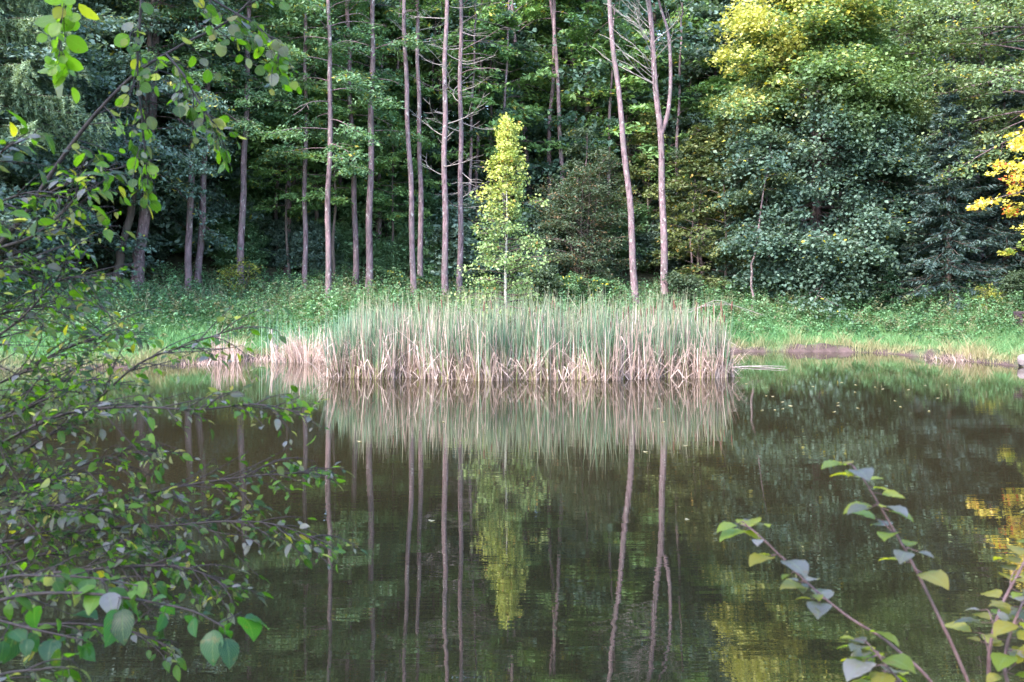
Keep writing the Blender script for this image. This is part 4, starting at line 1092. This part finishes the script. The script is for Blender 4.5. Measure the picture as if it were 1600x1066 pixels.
def leafy_branch(parent, origin, pts, r0, r1, seed, twigs=8, level=1.0, pale=0.3, bark=None, twig_len=0.3, leaves=6, size=0.06, tmpl=T_OV, own=6, yellow=0.05, droop=0.5, start=0.1, hang=0.0, palette=N_GREEN, upn=0.9, rnd=0.45, tw_r=0.0022):
    """One near branch (picture points with distances) with side twigs; leaves are its sub-part."""
    rng = np.random.default_rng(seed)
    path = spline([P(*p) for p in pts], 8 * len(pts)); n = len(path)
    tb, lb = MB(), MB()
    tube(tb, path, np.linspace(r0, r1, n), 7, rough=0.05, rng=rng)
    tan = unit(np.gradient(path, axis=0)); Ltot = np.linalg.norm(np.diff(path, axis=0), axis=1).sum()
    BB, AA, NN = [], [], []

    def leaf_at(b, along, sgn):
        side = unit(np.cross(along, np.array([0, 0, 1.0]) + rng.normal(size=3) * 0.3))
        a = unit(along * 0.45 + side * sgn * 0.8 + rng.normal(size=3) * 0.35 + np.array([0, 0, -droop * (0.4 + 0.6 * rng.random())]))
        a = unit(a * np.array([1, 1, level]))
        pet = 0.012 + 0.012 * rng.random()
        e = b + a * pet + np.array([0, 0, -0.003])
        tube(tb, [b, e], [0.0009, 0.0007], 3)
        BB.append(e); AA.append(a); NN.append(np.array([0, 0, upn]) + rng.normal(size=3) * rnd)
    for k in range(own):
        i = int((0.5 + 0.5 * (k + rng.random()) / max(own, 1)) * (n - 1)); leaf_at(path[i], tan[i], 1 if k % 2 else -1)
    leaf_at(path[-1], tan[-1], 0.2)
    for k in range(twigs):
        q = start + (0.97 - start) * (k + rng.random()) / twigs; i = int(q * (n - 1))
        side = unit(np.cross(tan[i], [0, 0, 1.0])); sgn = 1 if k % 2 else -1
        d = unit(tan[i] * 0.8 + side * sgn * (0.3 + 0.5 * rng.random()) + np.array([0, 0, 0.35 * rng.normal() - hang]) + rng.normal(size=3) * 0.15)
        tl = twig_len * (0.5 + 0.8 * rng.random()) * (1.1 - 0.5 * q)
        s = np.linspace(0, 1, 6)[:, None]
        tp = path[i] + d * s * tl + np.array([0, 0, -1.0]) * s ** 2 * tl * (0.12 + hang * 0.4) + rng.normal(size=3) * 0.05 * tl * np.sin(s * 3)
        tube(tb, tp, np.linspace(tw_r, tw_r * 0.4, 6), 4)
        tt = unit(np.gradient(tp, axis=0)); m = max(2, int(leaves * (0.6 + 0.7 * rng.random())))
        for j in range(m):
            u = 0.2 + 0.8 * (j + rng.random() * 0.6) / m; ii = min(5, int(u * 5 + 0.5))
            b = np.array([np.interp(u, s[:, 0], tp[:, a]) for a in range(3)]); leaf_at(b, tt[ii], 1 if j % 2 else -1)
        leaf_at(tp[-1], tt[-1], 0.1)
    m = len(BB); col = pal(rng.random(m), *palette) * (0.8 + 0.4 * rng.random((m, 1)))
    sheen = rng.random(m) < pale; col[sheen] = pal(rng.random(m), (0.070, 0.072, 0.080), (0.150, 0.135, 0.168), (0.27, 0.235, 0.30))[sheen]  # pale lilac leaves: sky sheen put into the leaf colour, besides grey undersides
    yl = rng.random(m) < yellow; col[yl] = np.array([0.26, 0.21, 0.04]) * (0.6 + 0.7 * rng.random((yl.sum(), 1)))
    add_leaves(lb, np.array(BB), np.array(AA), np.array(NN), size * (0.5 + 0.9 * rng.random(m) ** 1.4), col, tmpl)
    br = tb.build('branch', bark or M_TWIG, parent, smooth=True, origin=origin)
    lb.build('leaves', M_NEAR, br, smooth=True, origin=origin, uv=True)
    return br


def near_root(name, label, cat, x, y):
    z = gz(x, y); return thing(name, label, cat, (x, y, z)), np.array([x, y, z])


AL = ((0.018, 0.048, 0.010), (0.060, 0.130, 0.012), (0.120, 0.210, 0.016))
# alder over the corner of the pond
ald, oa = near_root('alder', 'alder sapling with round leaves hanging from above at the pond corner', 'tree', -2.75, 3.1)
foot = (800 - 1500 * 2.75 / 3.1, 450 + 1500 * (2.4 - oa[2] + 0.1) / 3.1, 3.1)
b = MB(); tube(b, spline([P(*foot), P(-420, 850, 3.1), P(-230, 640, 3.15), P(-60, 450, 3.2), P(40, 335, 3.2)], 30), np.linspace(0.022, 0.0085, 30), 9, rough=0.04)
b.build('trunk', M_TWIG, ald, smooth=True, origin=oa)
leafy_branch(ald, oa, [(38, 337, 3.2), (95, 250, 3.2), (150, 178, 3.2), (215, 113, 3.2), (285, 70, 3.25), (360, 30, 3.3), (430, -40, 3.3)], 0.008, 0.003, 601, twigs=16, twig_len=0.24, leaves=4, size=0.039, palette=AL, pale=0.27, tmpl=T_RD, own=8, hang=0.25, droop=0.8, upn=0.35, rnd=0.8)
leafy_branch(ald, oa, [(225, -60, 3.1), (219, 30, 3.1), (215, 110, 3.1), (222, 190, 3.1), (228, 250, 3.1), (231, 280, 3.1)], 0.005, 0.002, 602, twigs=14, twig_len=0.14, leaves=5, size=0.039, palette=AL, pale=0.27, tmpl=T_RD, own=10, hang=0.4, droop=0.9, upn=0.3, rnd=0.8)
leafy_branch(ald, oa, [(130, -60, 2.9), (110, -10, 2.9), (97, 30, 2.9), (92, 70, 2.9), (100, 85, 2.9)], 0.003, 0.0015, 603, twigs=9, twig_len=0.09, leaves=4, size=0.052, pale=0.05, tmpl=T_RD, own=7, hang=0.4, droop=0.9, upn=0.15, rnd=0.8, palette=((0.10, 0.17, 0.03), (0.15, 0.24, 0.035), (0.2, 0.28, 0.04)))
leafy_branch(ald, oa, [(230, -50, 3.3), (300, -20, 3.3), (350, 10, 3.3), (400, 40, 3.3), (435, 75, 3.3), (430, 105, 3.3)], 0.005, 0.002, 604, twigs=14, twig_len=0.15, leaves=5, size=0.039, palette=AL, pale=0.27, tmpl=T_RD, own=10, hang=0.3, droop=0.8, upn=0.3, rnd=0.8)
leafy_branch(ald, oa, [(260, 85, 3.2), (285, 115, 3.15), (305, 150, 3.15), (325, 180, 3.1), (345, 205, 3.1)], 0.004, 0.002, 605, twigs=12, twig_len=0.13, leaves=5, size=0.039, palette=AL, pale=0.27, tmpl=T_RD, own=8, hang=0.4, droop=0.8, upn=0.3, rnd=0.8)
leafy_branch(ald, oa, [(60, 310, 3.2), (100, 290, 3.2), (150, 270, 3.2), (190, 262, 3.2)], 0.004, 0.002, 606, twigs=9, twig_len=0.2, leaves=3, size=0.05, own=5)
leafy_branch(ald, oa, [(-90, 480, 3.0), (-20, 400, 2.95), (50, 370, 2.9), (100, 330, 2.9), (125, 300, 2.9)], 0.008, 0.002, 607, twigs=16, twig_len=0.28, leaves=4, size=0.052, own=6)
leafy_branch(ald, oa, [(-120, 330, 2.9), (-50, 280, 2.85), (0, 240, 2.8), (30, 215, 2.8)], 0.006, 0.002, 608, twigs=8, twig_len=0.2, leaves=3, size=0.07, own=4)

# willow-leaved shrub, low over the water
shr, os_ = near_root('goat_willow', 'dense goat willow shrub reaching out low over the water', 'shrub', -3.3, 3.5)
stem_b = MB()
for q in ((-200, 420), (-180, 600), (-150, 760), (-120, 880)):
    f0 = np.array([os_[0], os_[1], os_[2] - 0.15]) + np.array([random.uniform(-.1, .1), random.uniform(-.1, .1), 0])
    tube(stem_b, spline([f0, f0 * 0.5 + P(*q, 3.3) * 0.5 + np.array([-0.15, 0, 0.2]), P(*q, 3.3)], 12), np.linspace(0.024, 0.010, 12), 7, rough=0.04)
stem_b.build('stem', M_TWIG, shr, smooth=True, origin=os_)
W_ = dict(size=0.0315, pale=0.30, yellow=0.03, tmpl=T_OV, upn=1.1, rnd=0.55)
BR = [
    ([(-180, 600, 3.3), (-60, 560, 3.2), (30, 500, 3.1), (90, 440, 3.1), (150, 430, 3.1)], 30, 0.34, 7),
    ([(-200, 420, 3.3), (-100, 440, 3.2), (0, 420, 3.2), (70, 395, 3.2)], 22, 0.32, 7),
    ([(-180, 600, 3.3), (-80, 620, 3.2), (20, 590, 3.15), (100, 545, 3.1), (180, 520, 3.1)], 28, 0.34, 7),
    ([(-150, 760, 3.3), (-30, 740, 3.1), (60, 690, 3.0), (140, 635, 3.0), (215, 570, 3.0), (290, 540, 3.0), (385, 508, 3.0)], 26, 0.30, 7),
    ([(-150, 760, 3.3), (-50, 720, 2.9), (40, 672, 2.8), (110, 645, 2.8), (200, 636, 2.8), (310, 640, 2.8), (400, 632, 2.8), (485, 648, 2.8)], 30, 0.22, 7),
    ([(-150, 760, 3.3), (-50, 830, 3.0), (40, 770, 2.9), (110, 740, 2.9), (180, 715, 2.9), (240, 700, 2.9)], 24, 0.28, 7),
    ([(-120, 880, 3.3), (-20, 870, 3.0), (70, 830, 2.9), (160, 795, 2.9), (240, 770, 2.9), (330, 752, 2.9), (420, 742, 2.9), (515, 736, 2.9)], 34, 0.26, 8),
    ([(-120, 880, 3.3), (-10, 850, 2.8), (80, 838, 2.8), (170, 825, 2.8), (260, 822, 2.8), (350, 815, 2.8), (430, 820, 2.8), (515, 850, 2.8)], 36, 0.24, 8),
    ([(-120, 880, 3.3), (-30, 930, 2.7), (60, 900, 2.6), (140, 890, 2.6), (220, 884, 2.6), (300, 890, 2.6), (370, 925, 2.6)], 30, 0.22, 8),
    ([(-120, 880, 3.3), (-40, 1000, 2.6), (40, 980, 2.5), (120, 975, 2.5), (200, 985, 2.5), (265, 1010, 2.5)], 16, 0.2, 6),
    ([(-150, 760, 3.3), (-60, 700, 3.2), (10, 640, 3.2), (60, 600, 3.2), (120, 590, 3.2)], 26, 0.32, 8),
    ([(-120, 880, 3.3), (-50, 800, 3.2), (30, 760, 3.2), (90, 745, 3.2)], 24, 0.32, 8),
    ([(-200, 420, 3.3), (-110, 380, 3.2), (-30, 330, 3.1), (50, 300, 3.1), (110, 310, 3.1)], 22, 0.30, 7),
    ([(-180, 600, 3.3), (-110, 540, 3.3), (-30, 500, 3.3), (60, 480, 3.3), (130, 485, 3.3)], 28, 0.32, 8),
    ([(-180, 600, 3.3), (-90, 660, 3.0), (0, 655, 2.9), (70, 625, 2.9), (150, 590, 2.9)], 28, 0.28, 8),
    ([(-150, 760, 3.3), (-60, 790, 2.8), (10, 800, 2.7), (90, 790, 2.7), (170, 800, 2.7)], 28, 0.24, 8),
    ([(-120, 880, 3.3), (-60, 890, 2.9), (0, 885, 2.8), (90, 860, 2.8), (190, 850, 2.8), (290, 860, 2.8)], 26, 0.22, 8),
]
for i, (pts, tw, tl, lv) in enumerate(BR):
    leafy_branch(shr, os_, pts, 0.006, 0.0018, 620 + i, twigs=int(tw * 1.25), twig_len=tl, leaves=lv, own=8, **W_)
# hazel with broad leaves
hz, oh = near_root('hazel', 'hazel shoots with broad pleated leaves in the bottom corner by the willow', 'shrub', -2.0, 2.2)
b = MB(); tube(b, spline([np.array([oh[0], oh[1], oh[2] - 0.1]), P(-420, 1080, 2.3), P(-160, 990, 2.3), P(-60, 955, 2.3)], 16), np.linspace(0.014, 0.006, 16), 7, rough=0.04)
b.build('stem', M_TWIG, hz, smooth=True, origin=oh)
H_G = ((0.012, 0.048, 0.022), (0.024, 0.082, 0.034), (0.045, 0.120, 0.038))
leafy_branch(hz, oh, [(-60, 955, 2.3), (40, 930, 2.25), (140, 928, 2.2), (230, 940, 2.2), (300, 955, 2.2), (350, 980, 2.2)], 0.005, 0.0018, 641, twigs=3, twig_len=0.10, leaves=2, size=0.066, own=9, pale=0.0, palette=H_G, tmpl=T_HZ, yellow=0.0, droop=0.9, upn=0.8, rnd=0.3)
leafy_branch(hz, oh, [(-60, 955, 2.3), (0, 970, 2.2), (60, 985, 2.15), (130, 1000, 2.15)], 0.004, 0.0018, 642, twigs=3, twig_len=0.10, leaves=2, size=0.06, own=5, pale=0.0, palette=H_G, tmpl=T_HZ, yellow=0.0, droop=0.8, upn=0.8, rnd=0.35)
leafy_branch(hz, oh, [(-60, 955, 2.3), (0, 905, 2.3), (80, 900, 2.25), (160, 905, 2.25), (215, 915, 2.2)], 0.004, 0.0018, 643, twigs=7, twig_len=0.12, leaves=3, size=0.055, own=6, palette=N_GREEN, tmpl=T_HZ, yellow=0.0, droop=0.6, upn=0.8, rnd=0.4)
leafy_branch(hz, oh, [(-160, 990, 2.3), (-60, 1060, 2.1), (20, 1050, 2.0), (80, 1045, 2.0)], 0.004, 0.0018, 644, twigs=6, twig_len=0.12, leaves=3, size=0.055, own=5, palette=N_GREEN, tmpl=T_HZ, yellow=0.05, droop=0.6, upn=0.8, rnd=0.4)

# young aspen shoots in the other corner
asp, ob = near_root('aspen_shoots', 'young aspen shoots with yellow-green leaves, some painted with lilac sky sheen, above the near bank', 'shrub', 1.35, 2.0)
A_G = ((0.09, 0.13, 0.012), (0.17, 0.20, 0.016), (0.26, 0.25, 0.02))
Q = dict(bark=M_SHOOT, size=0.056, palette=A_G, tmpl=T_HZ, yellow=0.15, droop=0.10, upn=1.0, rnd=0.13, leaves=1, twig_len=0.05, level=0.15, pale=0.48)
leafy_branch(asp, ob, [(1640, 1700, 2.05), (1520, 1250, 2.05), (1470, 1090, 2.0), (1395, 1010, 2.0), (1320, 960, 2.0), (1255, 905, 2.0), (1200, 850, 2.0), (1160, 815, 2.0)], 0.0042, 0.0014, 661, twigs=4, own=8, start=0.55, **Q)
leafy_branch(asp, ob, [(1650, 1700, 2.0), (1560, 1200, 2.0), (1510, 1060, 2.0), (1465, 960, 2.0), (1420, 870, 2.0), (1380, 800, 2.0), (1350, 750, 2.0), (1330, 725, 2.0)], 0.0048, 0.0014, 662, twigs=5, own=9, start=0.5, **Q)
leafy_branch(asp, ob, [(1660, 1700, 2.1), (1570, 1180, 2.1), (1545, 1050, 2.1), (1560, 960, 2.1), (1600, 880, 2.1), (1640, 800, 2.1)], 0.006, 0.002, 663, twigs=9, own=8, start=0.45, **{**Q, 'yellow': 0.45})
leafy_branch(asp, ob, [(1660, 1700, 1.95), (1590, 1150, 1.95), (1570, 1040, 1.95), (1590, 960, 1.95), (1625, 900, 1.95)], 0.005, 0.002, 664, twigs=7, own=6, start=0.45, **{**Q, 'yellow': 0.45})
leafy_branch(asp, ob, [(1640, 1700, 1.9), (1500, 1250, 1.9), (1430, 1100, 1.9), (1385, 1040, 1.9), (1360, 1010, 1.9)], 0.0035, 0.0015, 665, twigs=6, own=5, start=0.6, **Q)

# ------------------------------------------------------------------ light
SUN_EL, SUN_AZ = math.radians(46), math.radians(-140)   # azimuth clockwise from +Y (the view direction): veiled sun, behind the camera's left shoulder
w = bpy.data.worlds.new('World'); sc.world = w; w.use_nodes = True
nt = w.node_tree; bg = nt.nodes['Background']
sky = nt.nodes.new('ShaderNodeTexSky'); sky.sky_type = 'NISHITA'; sky.sun_disc = False
sky.sun_elevation = SUN_EL; sky.sun_rotation = SUN_AZ
nt.links.new(sky.outputs['Color'], bg.inputs['Color']); bg.inputs['Strength'].default_value = 0.15
sl = bpy.data.lights.new('sun', 'SUN'); sl.energy = 1.5; sl.angle = math.radians(12); sl.color = (1.0, 0.93, 0.84)
so = bpy.data.objects.new('sun', sl); C.objects.link(so)
sv = Vector((math.sin(SUN_AZ) * math.cos(SUN_EL), math.cos(SUN_AZ) * math.cos(SUN_EL), math.sin(SUN_EL)))
so.rotation_euler = sv.to_track_quat('Z', 'Y').to_euler(); so.location = (-20, 10, 40)

# ------------------------------------------------------------------ camera
cam = bpy.data.cameras.new('camera'); co = bpy.data.objects.new('camera', cam); C.objects.link(co)
co.location = (0, 0, CZ); co.rotation_euler = (math.radians(90), 0, 0)
cam.sensor_width = 36; cam.lens = 36 * F / 1600; cam.shift_y = -(533 - HY) / 1600
cam.clip_start = 0.05; cam.clip_end = 1500
cam.dof.use_dof = True; cam.dof.focus_distance = 27; cam.dof.aperture_fstop = 7.1
sc.camera = co

sc.view_settings.view_transform = 'Standard'; sc.view_settings.look = 'None'; sc.view_settings.gamma = 1; sc.view_settings.exposure = 3.2
sc.cycles.max_bounces = 7; sc.cycles.diffuse_bounces = 4; sc.cycles.glossy_bounces = 3; sc.cycles.transmission_bounces = 4
sc.cycles.caustics_reflective = False; sc.cycles.caustics_refractive = False
